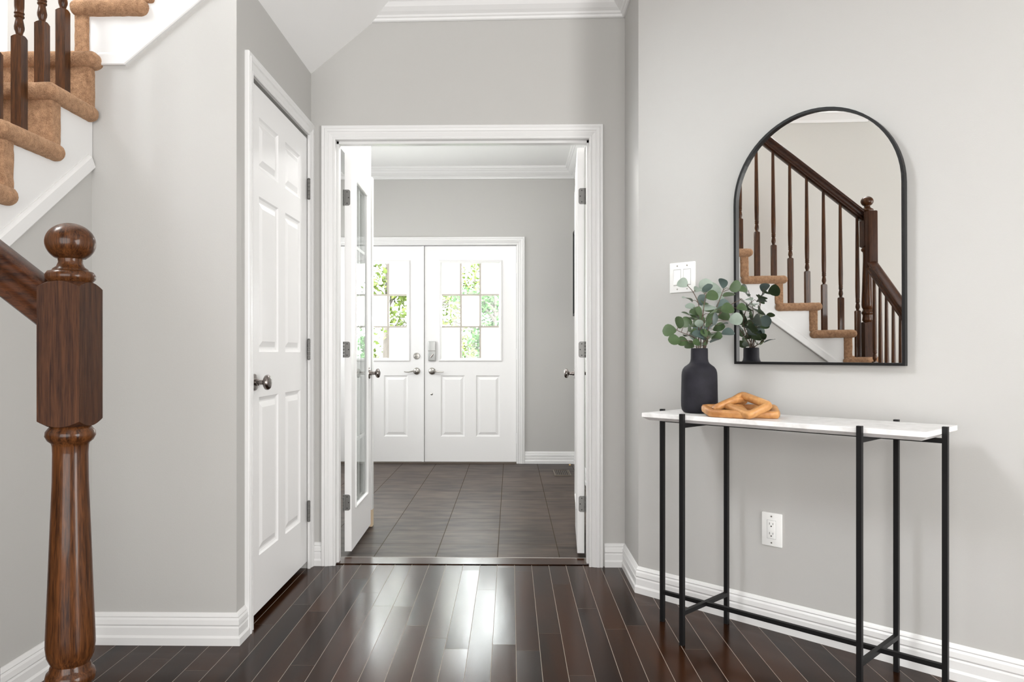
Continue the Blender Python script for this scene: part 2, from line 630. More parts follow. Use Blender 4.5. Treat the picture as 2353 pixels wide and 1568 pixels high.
        if cap:
            F.append(tuple(range(seg))[::-1])
            F.append(tuple((len(pts) - 1) * seg + k for k in range(seg)))
        s.add(P, F, True)


def root_of(o):
    while o.parent:
        o = o.parent
    return o


def build(name, mb, mat, parent=None, fix=True):
    me = bpy.data.meshes.new(name)
    off = Vector(root_of(parent).location) if parent else Vector((0, 0, 0))
    me.from_pydata([tuple(Vector(v) - off) for v in mb.v], [], mb.f)
    for p, sm in zip(me.polygons, mb.sm):
        p.use_smooth = sm
    if fix:
        bm = bmesh.new()
        bm.from_mesh(me)
        bmesh.ops.recalc_face_normals(bm, faces=bm.faces)
        bm.to_mesh(me)
        bm.free()
    if any(mb.sm):
        try:
            me.set_sharp_from_angle(angle=R(42))
        except Exception:
            pass
    me.materials.append(mat)
    o = bpy.data.objects.new(name, me)
    COL.objects.link(o)
    if parent:
        o.parent = parent
    return o


def tag(o, label, cat, group=None, kind=None):
    o['label'] = label
    o['category'] = cat
    if group:
        o['group'] = group
    if kind:
        o['kind'] = kind
    return o


def thing(name, loc, label, cat, group=None, kind=None):
    o = bpy.data.objects.new(name, None)
    o.empty_display_size = 0.1
    COL.objects.link(o)
    o.location = loc
    return tag(o, label, cat, group, kind)


def struct(name, mb, mat, label, cat, fix=True):
    return tag(build(name, mb, mat, None, fix), label, cat, kind='structure')


def panel_face(mb, us, vs, panels, prof, f, skip=()):
    """face in (u,v) with moulded panels in the cells listed; f(u,v,depth)->xyz, depth negative goes in"""
    for i in range(len(us) - 1):
        for j in range(len(vs) - 1):
            a, b, c, d = us[i], us[i + 1], vs[j], vs[j + 1]
            if (i, j) in skip:
                continue
            if (i, j) not in panels:
                mb.add([f(a, c, 0), f(b, c, 0), f(b, d, 0), f(a, d, 0)], [(0, 1, 2, 3)])
                continue
            loops = [(0, 0)] + list(prof)
            P = []
            for ins, dep in loops:
                P += [f(a + ins, c + ins, dep), f(b - ins, c + ins, dep), f(b - ins, d - ins, dep), f(a + ins, d - ins, dep)]
            F = []
            for k in range(len(loops) - 1):
                for q in range(4):
                    q2 = (q + 1) % 4
                    F.append((4 * k + q, 4 * k + q2, 4 * k + 4 + q2, 4 * k + 4 + q))
            k = 4 * (len(loops) - 1)
            F.append((k, k + 1, k + 2, k + 3))
            mb.add(P, F)


XYZ = lambda a, b, h: (a, b, h)
RAISED = [(0.006, -0.006), (0.014, -0.009), (0.020, -0.009), (0.042, -0.001)]

# ------------------------------------------------------------------ key planes (metres; viewer at the origin, +Y ahead)
BW = 3.645        # back wall face
BT = 3.765        # back wall, foyer side
OPL, OPR, OPH = -0.848, 0.379, 2.058   # wide doorway
CLX = -0.965      # closet wall face (looks +X)
FW = 2.650        # stair wall that faces the viewer
SWX = -1.480      # wall under the lower flight (looks +X)
ARX = 0.548       # short wall beside the doorway (looks -X)
C0 = Vector((ARX, 3.257))              # corner of short wall and angled wall
DS = Vector((1, -1)).normalized()      # along the angled wall
DN = Vector((-1, -1)).normalized()     # out of it, into the hall
CEIL = 2.74
SOFZ, SOFS = 2.376, 0.82               # stair underside: height at CLX and its slope


def dw(s, n, z):
    """a point by distance along the angled wall, distance out of it, height"""
    p = C0 + DS * s + DN * n
    return (p.x, p.y, z)


# ------------------------------------------------------------------ floors
m = MB()
m.add([(-2.6, -3.6, 0), (3.0, -3.6, 0), (3.0, 1.1, 0), (0.70, 3.40, 0), (0.70, 3.662, 0), (-2.6, 3.662, 0)], [(0, 1, 2, 3, 4, 5)])
struct('floor', m, PLANKS, 'glossy dark brown hardwood plank floor of the hall', 'floor')
m = MB()
m.box(OPL - 0.01, OPR + 0.01, 3.662, 3.774, -0.02, 0.004)
struct('trim_saddle', m, SADDLE, 'dark wooden crosswise board at the doorway threshold', 'trim')
m = MB()
m.prism([(3.774, 0.0), (3.784, 0.0), (3.783, 0.0045), (3.779, 0.0055), (3.775, 0.0045)], OPL, OPR, lambda a, b, h: (h, a, b))
struct('trim_threshold', m, STRIP, 'thin metal strip between hardwood and tiles', 'trim')
m = MB()
m.add([(-2.1, 3.662, -0.004), (0.75, 3.662, -0.004), (0.75, 7.20, -0.004), (-2.1, 7.20, -0.004)], [(0, 1, 2, 3)])
struct('floor_foyer', m, TILE, 'dark slate grey square tiles on the foyer floor', 'floor')

# ------------------------------------------------------------------ walls
m = MB()
m.box(-2.60, OPL - 0.018, BW, BT, 0, 5.25)
m.box(OPR + 0.018, ARX + 0.10, BW, BT, 0, 5.25)
m.box(OPL - 0.018, OPR + 0.018, BW, BT, OPH + 0.018, 5.25)
struct('wall_back', m, PAINT, 'grey wall around the wide doorway to the foyer', 'wall')

m = MB()   # hall side of the under-stair closet, with its door opening
m.box(CLX - 0.10, CLX, FW + 0.10, 2.780, 0, SOFZ + 0.03)
m.box(CLX - 0.10, CLX, 3.592, BW, 0, SOFZ + 0.03)
m.box(CLX - 0.10, CLX, 2.780, 3.592, 2.060, SOFZ + 0.03)
struct('wall_closet', m, PAINT, 'grey wall around the six-panel closet door', 'wall')

m = MB()   # stair wall facing the viewer, top cut along the upper flight, and the fascia beyond
m.prism([(SWX, 0), (CLX, 0), (CLX, 2.366), (-1.357, 2.045), (SWX, 2.045)], FW, FW + 0.10, lambda a, b, h: (a, h, b))
struct('wall_left', m, PAINT, 'pale wall under the turning stairs facing the hall', 'wall')

m = MB()   # wall under the lower flight
m.prism([(1.41, 0), (FW + 0.10, 0), (FW + 0.10, 1.775), (1.41, 0.775)], SWX - 0.10, SWX, lambda a, b, h: (h, a, b))
struct('wall_stair', m, PAINT, 'grey wall under the lower carpeted flight', 'wall')

m = MB()
m.box(ARX, ARX + 0.10, C0.y, BW, 0, CEIL)
struct('wall_alcove', m, PAINT, 'narrow wall between the doorway and the mirror wall', 'wall')
m = MB()
m.box(0, 3.20, -0.12, 0, 0, CEIL, f=lambda a, b, h: dw(a, b, h))
struct('wall_right', m, PAINT, 'pale angled wall behind the mirror and console table', 'wall')
m = MB()
m.box(2.81, 2.93, -3.6, 1.0, 0, CEIL)
struct('wall_side', m, PAINT, 'hall side wall behind the viewer', 'wall')
m = MB()
m.box(-2.6, 2.93, -3.62, -3.5, 0, 5.25)
struct('wall_rear', m, PAINT, 'hall wall behind the viewer', 'wall')

WY0, WY1, WZ0, WZ1 = 0.99, 1.93, 2.96, 4.3
m = MB()
m.box(-2.57, -2.45, -3.5, WY0, 0, 5.25)
m.box(-2.57, -2.45, WY1, BW, 0, 5.25)
m.box(-2.57, -2.45, WY0, WY1, 0, WZ0)
m.box(-2.57, -2.45, WY0, WY1, WZ1, 5.25)
struct('wall_stairwell', m, CREAM, 'cream outer wall beside the carpeted stairs', 'wall')
m = MB()
m.box(-0.50, -0.40, -3.5, FW, CEIL, 5.25)
m.prism([(CLX, SOFZ + 0.01), (CLX + 0.48, SOFZ + 0.01 + 0.48 * SOFS), (-0.40, CEIL + 0.05), (-0.40, 5.25), (-1.2, 5.25), (CLX, 3.2)], FW, FW + 0.05, lambda a, b, h: (a, h, b))
struct('wall_upper', m, PAINT, 'upper wall over the hall ceiling edge', 'wall')

# ------------------------------------------------------------------ ceilings
m = MB()
m.box(-0.52, 3.0, -3.6, BW + 0.02, CEIL, CEIL + 0.1)
struct('ceiling', m, CEILW, 'white hall ceiling above the crown moulding', 'ceiling')
m = MB()
m.box(-2.6, -0.40, -3.6, BW, 5.2, 5.3)
struct('ceiling_stairwell', m, CEILW, 'high ceiling over the stairs', 'ceiling')
m = MB()   # sloped underside of the upper flight
xa, xb = CLX - 0.05, -0.38
za, zb = SOFZ - 0.05 * SOFS, SOFZ + (xb - CLX) * SOFS
m.prism([(xa, za), (xb, zb), (xb, zb + 0.08), (xa, za + 0.08)], FW, BW, lambda a, b, h: (a, h, b))
struct('ceiling_slope', m, CEILW, 'sloped white underside of the stairs above the closet', 'ceiling')
m = MB()
m.box(-2.1, 0.75, BT, 7.2, CEIL, CEIL + 0.1)
struct('ceiling_foyer', m, CEILW, 'white foyer ceiling beyond the doorway', 'ceiling')

# ------------------------------------------------------------------ baseboards and crown
BASE = [(0, 0), (0.017, 0), (0.017, 0.026), (0.0125, 0.034), (0.0125, 0.060), (0.0095, 0.066), (0.0135, 0.072), (0.0115, 0.088),
        (0.0075, 0.095), (0.0095, 0.099), (0.006, 0.106), (0.003, 0.111), (0, 0.112)]


def base(name, path, label):
    mb = MB()
    mb.sweep(path, BASE, XYZ)
    return struct(name, mb, TRIM, label, 'baseboard')


base('baseboard_left', [(CLX, 2.733), (CLX, FW), (SWX, FW), (SWX, 1.42)], 'white baseboard along the wall under the stairs')
base('baseboard_back', [(-0.911, BW), (-0.948, BW)], 'short white baseboard beside the closet door')
_e = C0 + DS * 3.1
base('baseboard_right', [(_e.x, _e.y), (C0.x, C0.y), (ARX, BW), (0.450, BW)], 'white baseboard along the mirror wall')
base('baseboard_foyer', [(0.595, 4.0), (0.595, 7.02), (0.131, 7.02)], 'white baseboard in the foyer corner by the front door')

CROWN = [(0, 0), (0.008, 0), (0.014, 0.004), (0.016, 0.014), (0.022, 0.018), (0.026, 0.026), (0.040, 0.036), (0.056, 0.052),
         (0.066, 0.070), (0.070, 0.074), (0.076, 0.076), (0.080, 0.086), (0.090, 0.092), (0.094, 0.106), (0.094, 0.118), (0, 0.118)]
mb = MB()
mb.sweep([(_e.x, _e.y), (C0.x, C0.y), (ARX, BW), (-0.80, BW)], CROWN, lambda a, b, h: (a, b, 2.628 + h + 0.012 * min(0.6, a)))
struct('trim_crown', mb, TRIM, 'white crown moulding above the doorway wall', 'moulding')
mb = MB()
mb.sweep([(0.595, BT), (0.595, 7.02), (-2.0, 7.02)], CROWN, lambda a, b, h: (a, b, 2.637 + h * 0.9))
struct('trim_crown_foyer', mb, TRIM, 'white crown moulding round the foyer ceiling', 'moulding')

# ------------------------------------------------------------------ door casings (offset outward = to the left of travel)
CASE = [(0, 0), (0, 0.010), (0.004, 0.013), (0.010, 0.013), (0.013, 0.009), (0.018, 0.012), (0.030, 0.017), (0.036, 0.016), (0.040, 0.020),
        (0.052, 0.021), (0.056, 0.017), (0.060, 0.019), (0.068, 0.019), (0.070, 0.016), (0.070, 0)]


def casing(name, path, f, label, w=1.0):
    mb = MB()
    mb.sweep(path, [(o * w, h) for o, h in CASE], f)
    return struct(name, mb, TRIM, label, 'door casing')


casing('trim_doorway', [(OPL + 0.003, 0), (OPL + 0.003, OPH - 0.003), (OPR - 0.003, OPH - 0.003), (OPR - 0.003, 0)],
       lambda a, b, h: (a, BW - h, b), 'white moulded casing around the wide doorway', 0.95)
mb = MB()   # jamb lining with its stop
for x0, x1 in ((OPL - 0.018, OPL), (OPR, OPR + 0.018)):
    mb.box(x0, x1, BW, BT + 0.002, 0, OPH)
mb.box(OPL - 0.018, OPR + 0.018, BW, BT + 0.002, OPH, OPH + 0.018)
mb.box(OPL, OPL + 0.010, BW + 0.035, BW + 0.072, 0, OPH)
mb.box(OPR - 0.010, OPR, BW + 0.035, BW + 0.072, 0, OPH)
mb.box(OPL, OPR, BW + 0.035, BW + 0.072, OPH - 0.012, OPH)
struct('trim_jamb', mb, TRIM, 'white door jamb lining the wide doorway', 'door jamb')
mb = MB()
mb.sweep([(2.797, 0), (2.797, 2.062), (3.582, 2.062), (3.582, 0)], [(o * 0.93, h) for o, h in CASE], lambda a, b, h: (CLX + h * 0.9, a, b))
struct('trim_closet', mb, TRIM, 'white moulded casing around the closet door', 'door casing')

# ------------------------------------------------------------------ hardware
def knob(parent, p, d, mat, r=0.029):
    """round knob: rose on the door face, neck, flattened ball; p on the face, d outward"""
    d = Vector(d).normalized()
    q = d.to_track_quat('Z', 'Y').to_matrix()
    f = lambda x, y, z: tuple(Vector(p) + q @ Vector((x, y, z)))
    mb = MB()
    mb.lathe([(0.0, 0), (0.0325, 0), (0.0325, 0.003), (0.030, 0.007), (0.018, 0.009), (0.0, 0.009)], f, 32, False)
    rose = build('rose', mb, mat, parent)
    mb = MB()
    mb.lathe([(0.0, 0.008), (0.0125, 0.009), (0.0125, 0.018), (0.0095, 0.020), (0.009, 0.034), (0.012, 0.037), (r * 0.72, 0.040), (r * 0.93, 0.044), (r, 0.050),
              (r * 0.97, 0.056), (r * 0.80, 0.0615), (r * 0.45, 0.0645), (0.0, 0.065)], f, 32, False)
    build('knob', mb, mat, parent)


def hinge_leaf(parent, f, w, h, knuckle):
    """leaf plate let into a door edge: f(a,z,out); a from the knuckle side"""
    mb = MB()
    r, pts = 0.010, []
    for cx, cz, a0 in ((w - r, -h / 2 + r, -90), (w - r, h / 2 - r, 0)):
        for k in range(6):
            a = R(a0 + 90 * k / 5)
            pts.append((cx + r * math.cos(a), cz + r * math.sin(a)))
    pts += [(0, h / 2), (0, -h / 2)]
    mb.prism(pts, -0.001, 0.0016, lambda a, b, o: f(a, b, o))
    leaf = build('hinge', mb, STEEL, parent)
    mb = MB()
    for z0, z1 in [(-h / 2, -h * 0.31), (-h * 0.29, -h * 0.11), (-h * 0.09, h * 0.09), (h * 0.11, h * 0.29), (h * 0.31, h / 2)]:
        mb.lathe([(0.0055, z0), (0.0055, z1)], lambda x, y, z: f(-0.004 + x, z, -0.003 + y), 12)
    build('knuckle', mb, STEEL, leaf)
    mb = MB()
    for a, z in ((w * 0.45, h * 0.36), (w * 0.72, 0), (w * 0.45, -h * 0.36)):
        mb.lathe([(0.0032, 0.0010), (0.0032, 0.0022)], lambda x, y, zz, a=a, z=z: f(a + x, z + y, zz), 10)
    build('screw', mb, DARK, leaf)


# ------------------------------------------------------------------ door_1: six-panel closet door
D1Y0, D1Y1, D1Z0, D1Z1 = 2.786, 3.588, 0.034, 2.046
d1 = thing('door_1', (CLX, D1Y0, 0), 'closed white six-panel closet door under the stairs', 'door', kind='structure')
mb = MB()
FX = CLX - 0.004
f1 = lambda u, v, d: (FX + d, u, v)
us = [D1Y0, 2.900, 3.143, 3.240, 3.474, D1Y1]
vs = [D1Z0, 0.246, 0.856, 1.030, 1.630, 1.735, 1.935, D1Z1]
panel_face(mb, us, vs, {(i, j) for i in (1, 3) for j in (1, 3, 5)}, RAISED, f1)
mb.box(FX - 0.035, FX - 0.0095, D1Y0, D1Y1, D1Z0, D1Z1)
for (a, b, c, d) in ((D1Y0, D1Y1, D1Z0, D1Z0), (D1Y0, D1Y1, D1Z1, D1Z1)):
    mb.add([f1(a, c, 0), f1(b, c, 0), f1(b, c, -0.0095), f1(a, c, -0.0095)], [(0, 1, 2, 3)])
for y in (D1Y0, D1Y1):
    mb.add([f1(y, D1Z0, 0), f1(y, D1Z1, 0), f1(y, D1Z1, -0.0095), f1(y, D1Z0, -0.0095)], [(0, 1, 2, 3)])
build('slab', mb, DOORW, d1, fix=False)
knob(d1, (FX, 2.842, 0.915), (1, 0, 0), PEWTER)
mb = MB()
mb.rbox(CLX - 0.012, CLX + 0.001, 2.781, 2.787, 0.880, 0.952, 0.0015, 2)
build('strike_plate', mb, PEWTER, d1)
for z in (1.805, 1.043, 0.274):
    mb = MB()
    for k in range(5):
        mb.lathe([(0.0068, z - 0.046 + k * 0.0184), (0.0068, z - 0.046 + k * 0.0184 + 0.0172)], lambda x, y, zz: (CLX + 0.007 + x, 3.579 + y, zz), 14)
    mb.lathe([(0.004, z - 0.050), (0.0075, z - 0.047), (0.0075, z - 0.046)], lambda x, y, zz: (CLX + 0.007 + x, 3.579 + y, zz), 14)
    mb.lathe([(0.0075, z + 0.046), (0.0075, z + 0.047), (0.004, z + 0.051)], lambda x, y, zz: (CLX + 0.007 + x, 3.579 + y, zz), 14)
    build('hinge', mb, STEEL, d1)
mb = MB()  # near-black sheets paint the shade in the gap under the closet door
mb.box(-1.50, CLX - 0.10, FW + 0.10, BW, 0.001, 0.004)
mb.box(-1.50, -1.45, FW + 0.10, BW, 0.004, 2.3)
struct('wall_closet_inner', mb, DARK, 'closet inside painted dark as the shade seen under its door', 'wall')


# ------------------------------------------------------------------ french doors (open into the foyer)
def french(name, hx, hy, ang, sgn, label):
    """hx,hy: hinge-side corner of the face that looks into the doorway; sgn +1 when that face looks +X"""
    wd, t, z0, z1 = 0.605, 0.035, 0.0235, 2.054
    ca, sa = math.cos(R(ang)), math.sin(R(ang))
    U = Vector((ca, sa))
    N = Vector((sa, -ca)) * sgn   # face normal
    F = lambda a, z, o: (hx + U.x * a + N.x * o, hy + U.y * a + N.y * o, z)
    d = thing(name, (hx, hy, 0), label, 'door', kind='structure')
    st, g0, g1 = 0.112, 0.222, 1.930
    mb = MB()
    mb.box(0, st, -t, 0, z0, z1, lambda a, o, z: F(a, z, o))
    mb.box(wd - st, wd, -t, 0, z0, z1, lambda a, o, z: F(a, z, o))
    mb.box(st, wd - st, -t, 0, z0, g0, lambda a, o, z: F(a, z, o))
    mb.box(st, wd - st, -t, 0, g1, z1, lambda a, o, z: F(a, z, o))
    build('frame', mb, DOORW, d)
    mb = MB()
    bead = [(0.0, -0.010), (0.0, 0.005), (-0.005, 0.006), (-0.010, 0.002), (-0.012, -0.003), (-0.012, -0.010)]
    loop = [(st, g0), (st, g1), (wd - st, g1), (wd - st, g0)]
    mb.sweep(loop, bead, lambda a, b, h: F(a, b, h), closed=True)
    mb.sweep(loop, [(o, -t - h) for o, h in bead], lambda a, b, h: F(a, b, h), closed=True)
    build('glazing_bead', mb, DOORW, d)
    mb = MB()
    mid = wd / 2
    mb.box(mid - 0.008, mid + 0.008, -t / 2 - 0.004, -t / 2 + 0.004, g0, g1, lambda a, o, z: F(a, z, o))
    for k in range(1, 5):
        z = g0 + (g1 - g0) * k / 5
        mb.box(st, wd - st, -t / 2 - 0.0038, -t / 2 + 0.0038, z - 0.008, z + 0.008, lambda a, o, z: F(a, z, o))
    build('muntin', mb, DOORW, d)
    mb = MB()
    for o in (-0.006, -t + 0.006):
        mb.box(st + 0.001, wd - st - 0.001, o - 0.0015, o + 0.0015, g0 + 0.001, g1 - 0.001, lambda a, o_, z: F(a, z, o_))
    build('glass', mb, GLASS, d)
    for o, s in ((0, 1), (-t, -1)):
        knob(d, F(wd - 0.062, 0.909, o), (N.x * s, N.y * s, 0), PEWTER, 0.027)
    mb = MB()
    mb.box(wd, wd + 0.0015, -t / 2 - 0.011, -t / 2 + 0.011, 0.88, 0.94, lambda a, o, z: F(a, z, o))
    build('latch_plate', mb, PEWTER, d)
    for z in (1.811, 1.043, 0.270):
        hinge_leaf(d, lambda a, zz, o, z=z: F(-o, z + zz, -t + a), 0.028, 0.080, None)
    return d


french('door_2', -0.8035, 3.812, 91.4, 1, 'open glazed french door hinged at the left jamb')
french('door_3', 0.3335, 3.798, 86.1, -1, 'open glazed french door hinged at the right jamb, seen edge on')

# ------------------------------------------------------------------ foyer shell
FY = 7.02
m = MB()
m.box(0.060, 0.75, FY, FY + 0.14, 0, CEIL)
m.box(-2.1, -1.672, FY, FY + 0.14, 0, CEIL)
m.box(-1.672, 0.060, FY, FY + 0.14, 2.034, CEIL)
struct('wall_foyer_front', m, PAINT, 'grey foyer wall around the front doors', 'wall')
m = MB()
m.box(0.595, 0.72, BT, FY, 0, CEIL)
struct('wall_foyer_right', m, PAINT, 'foyer wall with the black picture', 'wall')
m = MB()
m.box(-2.1, -2.0, BT, FY, 0, CEIL)
struct('wall_foyer_left', m, CEILW, 'white foyer side wall left of the front doors', 'wall')
m = MB()
m.box(-0.97, -0.862, BT, 4.66, 2.066, CEIL)
struct('wall_foyer_stub', m, CEILW, 'white wall piece above the open french door', 'wall')
m = MB()
m.box(-0.885, -0.817, 4.452, 4.50, 0.10, 2.064)
struct('trim_foyer_closet', m, TRIM, 'white jamb edge behind the open french door', 'trim')
m = MB()
m.box(-0.885, -0.8172, 4.4525, 4.50, 0.0, 0.10)
struct('trim_foyer_plinth', m, RAWWOOD, 'bare wood foot of the jamb behind the french door', 'trim')
casing('trim_front_doors', [(-1.672, 0), (-1.672, 2.030), (0.060, 2.030), (0.060, 0)], lambda a, b, h: (a, FY - h, b), 'white casing around the double front doors')
mb = MB()
mb.box(0.054, 0.062, FY, FY + 0.10, 0, 2.034)
mb.box(-1.672, -1.667, FY, FY + 0.10, 0, 2.034)
mb.box(-1.672, 0.06, FY, FY + 0.10, 2.026, 2.034)
struct('trim_front_jamb', mb, TRIM, 'white jamb around the double front doors', 'door jamb')
mb = MB()  # stops behind the door gaps, their shadow lines put into near-black colour
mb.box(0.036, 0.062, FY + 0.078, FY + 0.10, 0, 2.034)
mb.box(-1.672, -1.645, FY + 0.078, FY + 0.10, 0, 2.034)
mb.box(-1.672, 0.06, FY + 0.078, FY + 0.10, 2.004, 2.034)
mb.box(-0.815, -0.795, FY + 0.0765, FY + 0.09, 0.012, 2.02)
struct('trim_gap_shade', mb, DARK, 'stops painted dark as the shade in the gaps round the front doors', 'shade strip')
mb = MB()
mb.box(-1.68, 0.07, FY + 0.005, FY + 0.14, -0.004, 0.010)
struct('trim_front_sill', mb, BRONZE, 'dark sill under the front doors', 'trim')


# ------------------------------------------------------------------ front doors
def front_door(name, x0, sgn, label, kind):
    """x0: meeting edge; sgn +1 extends to +X"""
    w, yf, t, z0, z1 = 0.855, FY + 0.030, 0.044, 0.012, 2.022
    d = thing(name, (x0, yf, 0), label, 'door', kind='structure')
    F = lambda u, v, o: (x0 + sgn * u, yf - o, v)
    pr = [(0.008, -0.008), (0.016, -0.010), (0.040, -0.002)]
    zs = 0.940
    g = (0.157, 0.700, 0.972, 1.865)     # glass opening u0,u1,z0,z1
    mb = MB()
    panel_face(mb, [0, 0.152, 0.375, 0.480, 0.703, w], [z0, 0.246, 0.815, zs], {(1, 1), (3, 1)}, pr, F)
    panel_face(mb, [0, g[0], g[1], w], [zs, g[2], g[3], z1], set(), pr, F, skip={(1, 1)})
    for a0, a1, c0, c1 in ((0, g[0], z0, z1), (g[1], w, z0, z1), (g[0], g[1], z0, g[2]), (g[0], g[1], g[3], z1)):
        mb.box(a0, a1, -t, -0.0105, c0, c1, lambda a, o, z: F(a, z, o))
    for u in (0, w):
        mb.add([F(u, z0, 0), F(u, z1, 0), F(u, z1, -0.0105), F(u, z0, -0.0105)], [(0, 1, 2, 3)])
    for z in (z0, z1):
        mb.add([F(0, z, 0), F(w, z, 0), F(w, z, -0.0105), F(0, z, -0.0105)], [(0, 1, 2, 3)])
    build('slab', mb, DOORW, d, fix=False)
    mb = MB()
    mb.sweep([(g[0], g[2]), (g[0], g[3]), (g[1], g[3]), (g[1], g[2])],
             [(0.026, 0), (0.026, 0.006), (0.018, 0.012), (0.008, 0.010), (0.0, 0.004), (-0.006, -0.004), (-0.006, -0.03), (0.004, -0.03)],
             lambda a, b, h: F(a, b, h), closed=True)
    build('window_frame', mb, DOORW, d)
    mb = MB()
    gw, gh = (g[1] - g[0]) / 3, (g[3] - g[2]) / 3
    for k in (1, 2):
        mb.box(g[0] + gw * k - 0.009, g[0] + gw * k + 0.009, -0.030, -0.006, g[2], g[3], lambda a, o, z: F(a, z, o))
        mb.box(g[0], g[1], -0.0295, -0.0065, g[2] + gh * k - 0.008, g[2] + gh * k + 0.008, lambda a, o, z: F(a, z, o))
    build('muntin', mb, MUNT, d)
    clear, fro = MB(), MB()
    for i in range(3):
        for j in range(3):
            b = fro if (i + j) % 2 == 0 else clear
            b.box(g[0] + gw * i, g[0] + gw * (i + 1), -0.020, -0.016, g[2] + gh * j, g[2] + gh * (j + 1), lambda a, o, z: F(a, z, o))
    o = build('glass', clear, GLASS, d)
    o['label'] = 'clear panes'
    o = build('glass', fro, FROST, d)
    o['label'] = 'frosted white panes'
    # lever handle
    ux = 0.070
    mb = MB()
    mb.lathe([(0.0, 0), (0.033, 0), (0.033, 0.004), (0.029, 0.010), (0.014, 0.014), (0.012, 0.040), (0.0, 0.042)], lambda x, y, z: F(ux + x, 0.855 + y, z), 28, False)
    mb.tube([F(ux, 0.857, 0.036), F(ux + 0.020, 0.859, 0.042), F(ux + 0.045, 0.853, 0.043), F(ux + 0.070, 0.848, 0.042), F(ux + 0.095, 0.848, 0.041), F(ux + 0.112, 0.852, 0.040)],
            [0.009, 0.0085, 0.0065, 0.0055, 0.005, 0.004], 10)
    build('lever_handle', mb, NICKEL, d)
    if kind == 'keypad':
        mb = MB()
        mb.rbox(0.034, 0.107, 0, 0.022, 0.950, 1.134, 0.008, 3, lambda a, o, z: F(a, z, o))
        k = build('keypad_lock', mb, KEYPAD, d)
        mb = MB()
        mb.box(0.036, 0.105, 0.0215, 0.0228, 1.042, 1.046, lambda a, o, z: F(a, z, o))
        mb.tube([F(0.060, 0.985, 0.026), F(0.083, 1.015, 0.026)], 0.0055, 8)
        build('thumb_turn', mb, PEWTER, k)
        mb = MB()
        mb.lathe([(0.0, 0), (0.011, 0), (0.011, 0.003), (0.006, 0.006), (0.0, 0.007)], lambda x, y, z: F(0.066 + x, 0.642 + y, z), 18, False)
        build('peg', mb, NICKEL, d)
    else:
        mb = MB()
        mb.lathe([(0.0, 0), (0.031, 0), (0.031, 0.005), (0.026, 0.012), (0.020, 0.013), (0.0, 0.013)], lambda x, y, z: F(ux + x, 0.996 + y, z), 28, False)
        k = build('deadbolt', mb, NICKEL, d)
        mb = MB()
        mb.rbox(ux - 0.020, ux + 0.020, 0.012, 0.024, 0.990, 1.002, 0.003, 2, lambda a, o, z: F(a, z, o))
        build('thumb_turn', mb, NICKEL, k)
    for z in (1.815, 1.014, 0.232):
        mb = MB()
        mb.lathe([(0.007, z - 0.05), (0.007, z + 0.05)], lambda x, y, zz: (x0 + sgn * (w + 0.002) + x, yf - 0.006 + y, zz), 12)
        build('hinge', mb, TRIM, d)
    if sgn < 0:
        mb = MB()
        mb.box(0.0005, 0.020, 0, 0.012, z0, z1, lambda a, o, z: F(a, z, o))
        build('astragal', mb, DOORW, d)
    return d


MUNT = simple('muntin_taupe', (0.50, 0.46, 0.41), 0.5)
front_door('door_4', -0.8025, 1, 'white front door leaf with keypad lock and nine-pane window', 'keypad')
front_door('door_5', -0.8065, -1, 'white front door leaf with round deadbolt and nine-pane window', 'bolt')

# ------------------------------------------------------------------ foyer things
t = thing('picture', (0.58, 6.65, 1.74), 'black framed picture on the foyer side wall', 'picture')
mb = MB()
mb.sweep([(6.38, 1.36), (6.38, 2.12), (6.90, 2.12), (6.90, 1.36)], [(0, 0), (0, 0.028), (-0.02, 0.028), (-0.024, 0.014), (-0.024, 0)], lambda a, b, h: (0.594 - h, a, b), closed=True)
build('frame', mb, BLACK, t)
mb = MB()
mb.box(0.580, 0.586, 6.40, 6.88, 1.38, 2.10)
build('panel', mb, FILM, t)
t = thing('floor_vent', (0.438, 6.49, 0), 'brown slotted floor register set in the tiles by the baseboard', 'vent')
mb = MB()
mb.sweep([(0.368, 6.340), (0.368, 6.640), (0.508, 6.640), (0.508, 6.340)], [(0, -0.004), (0, 0.002), (-0.012, 0.004), (-0.014, -0.004)], XYZ, closed=True)
build('rim', mb, BRONZE, t)
mb = MB()
mb.box(0.380, 0.496, 6.352, 6.628, -0.0035, -0.002)
build('opening', mb, DARK, t)
mb = MB()
for k in range(7):
    x = 0.387 + k * 0.0165
    mb.box(x, x + 0.006, 6.352, 6.628, -0.002, 0.003)
build('slats', mb, BRONZE, t)
t = thing('door_stop', (0.578, 6.55, 0.05), 'small door stop with a brass coloured tip on the foyer baseboard', 'door stop')
mb = MB()
mb.tube([(0.578, 6.60, 0.05), (0.520, 6.60, 0.05)], 0.005, 10)
build('spring', mb, BRONZE, t)
mb = MB()
mb.tube([(0.522, 6.60, 0.05), (0.508, 6.60, 0.05)], 0.008, 10)
build('tip', mb, RUBBER, t)

# ------------------------------------------------------------------ staircase
RISE, RUN = 0.189, 0.233
LAND = 0.945
st = thing('staircase', (SWX, 1.40, 0), 'brown carpeted staircase that turns right above the pale wall', 'staircase')


def tread(x0, x1, y0, y1, z, name='tread'):
    mb = MB()
    mb.rbox(x0, x1, y0, y1, z - 0.055, z, 0.0265, 5, fine=0.016)
    mb.fuzz(0.0016)
    return build(name, mb, CARPET, st)


def riser(x0, x1, y0, y1, z0, z1):
    mb = MB()
    mb.rbox(x0, x1, y0, y1, z0, z1, 0.010, 3, fine=0.016)
    mb.fuzz(0.0016)
    build('riser', mb, CARPET, st)


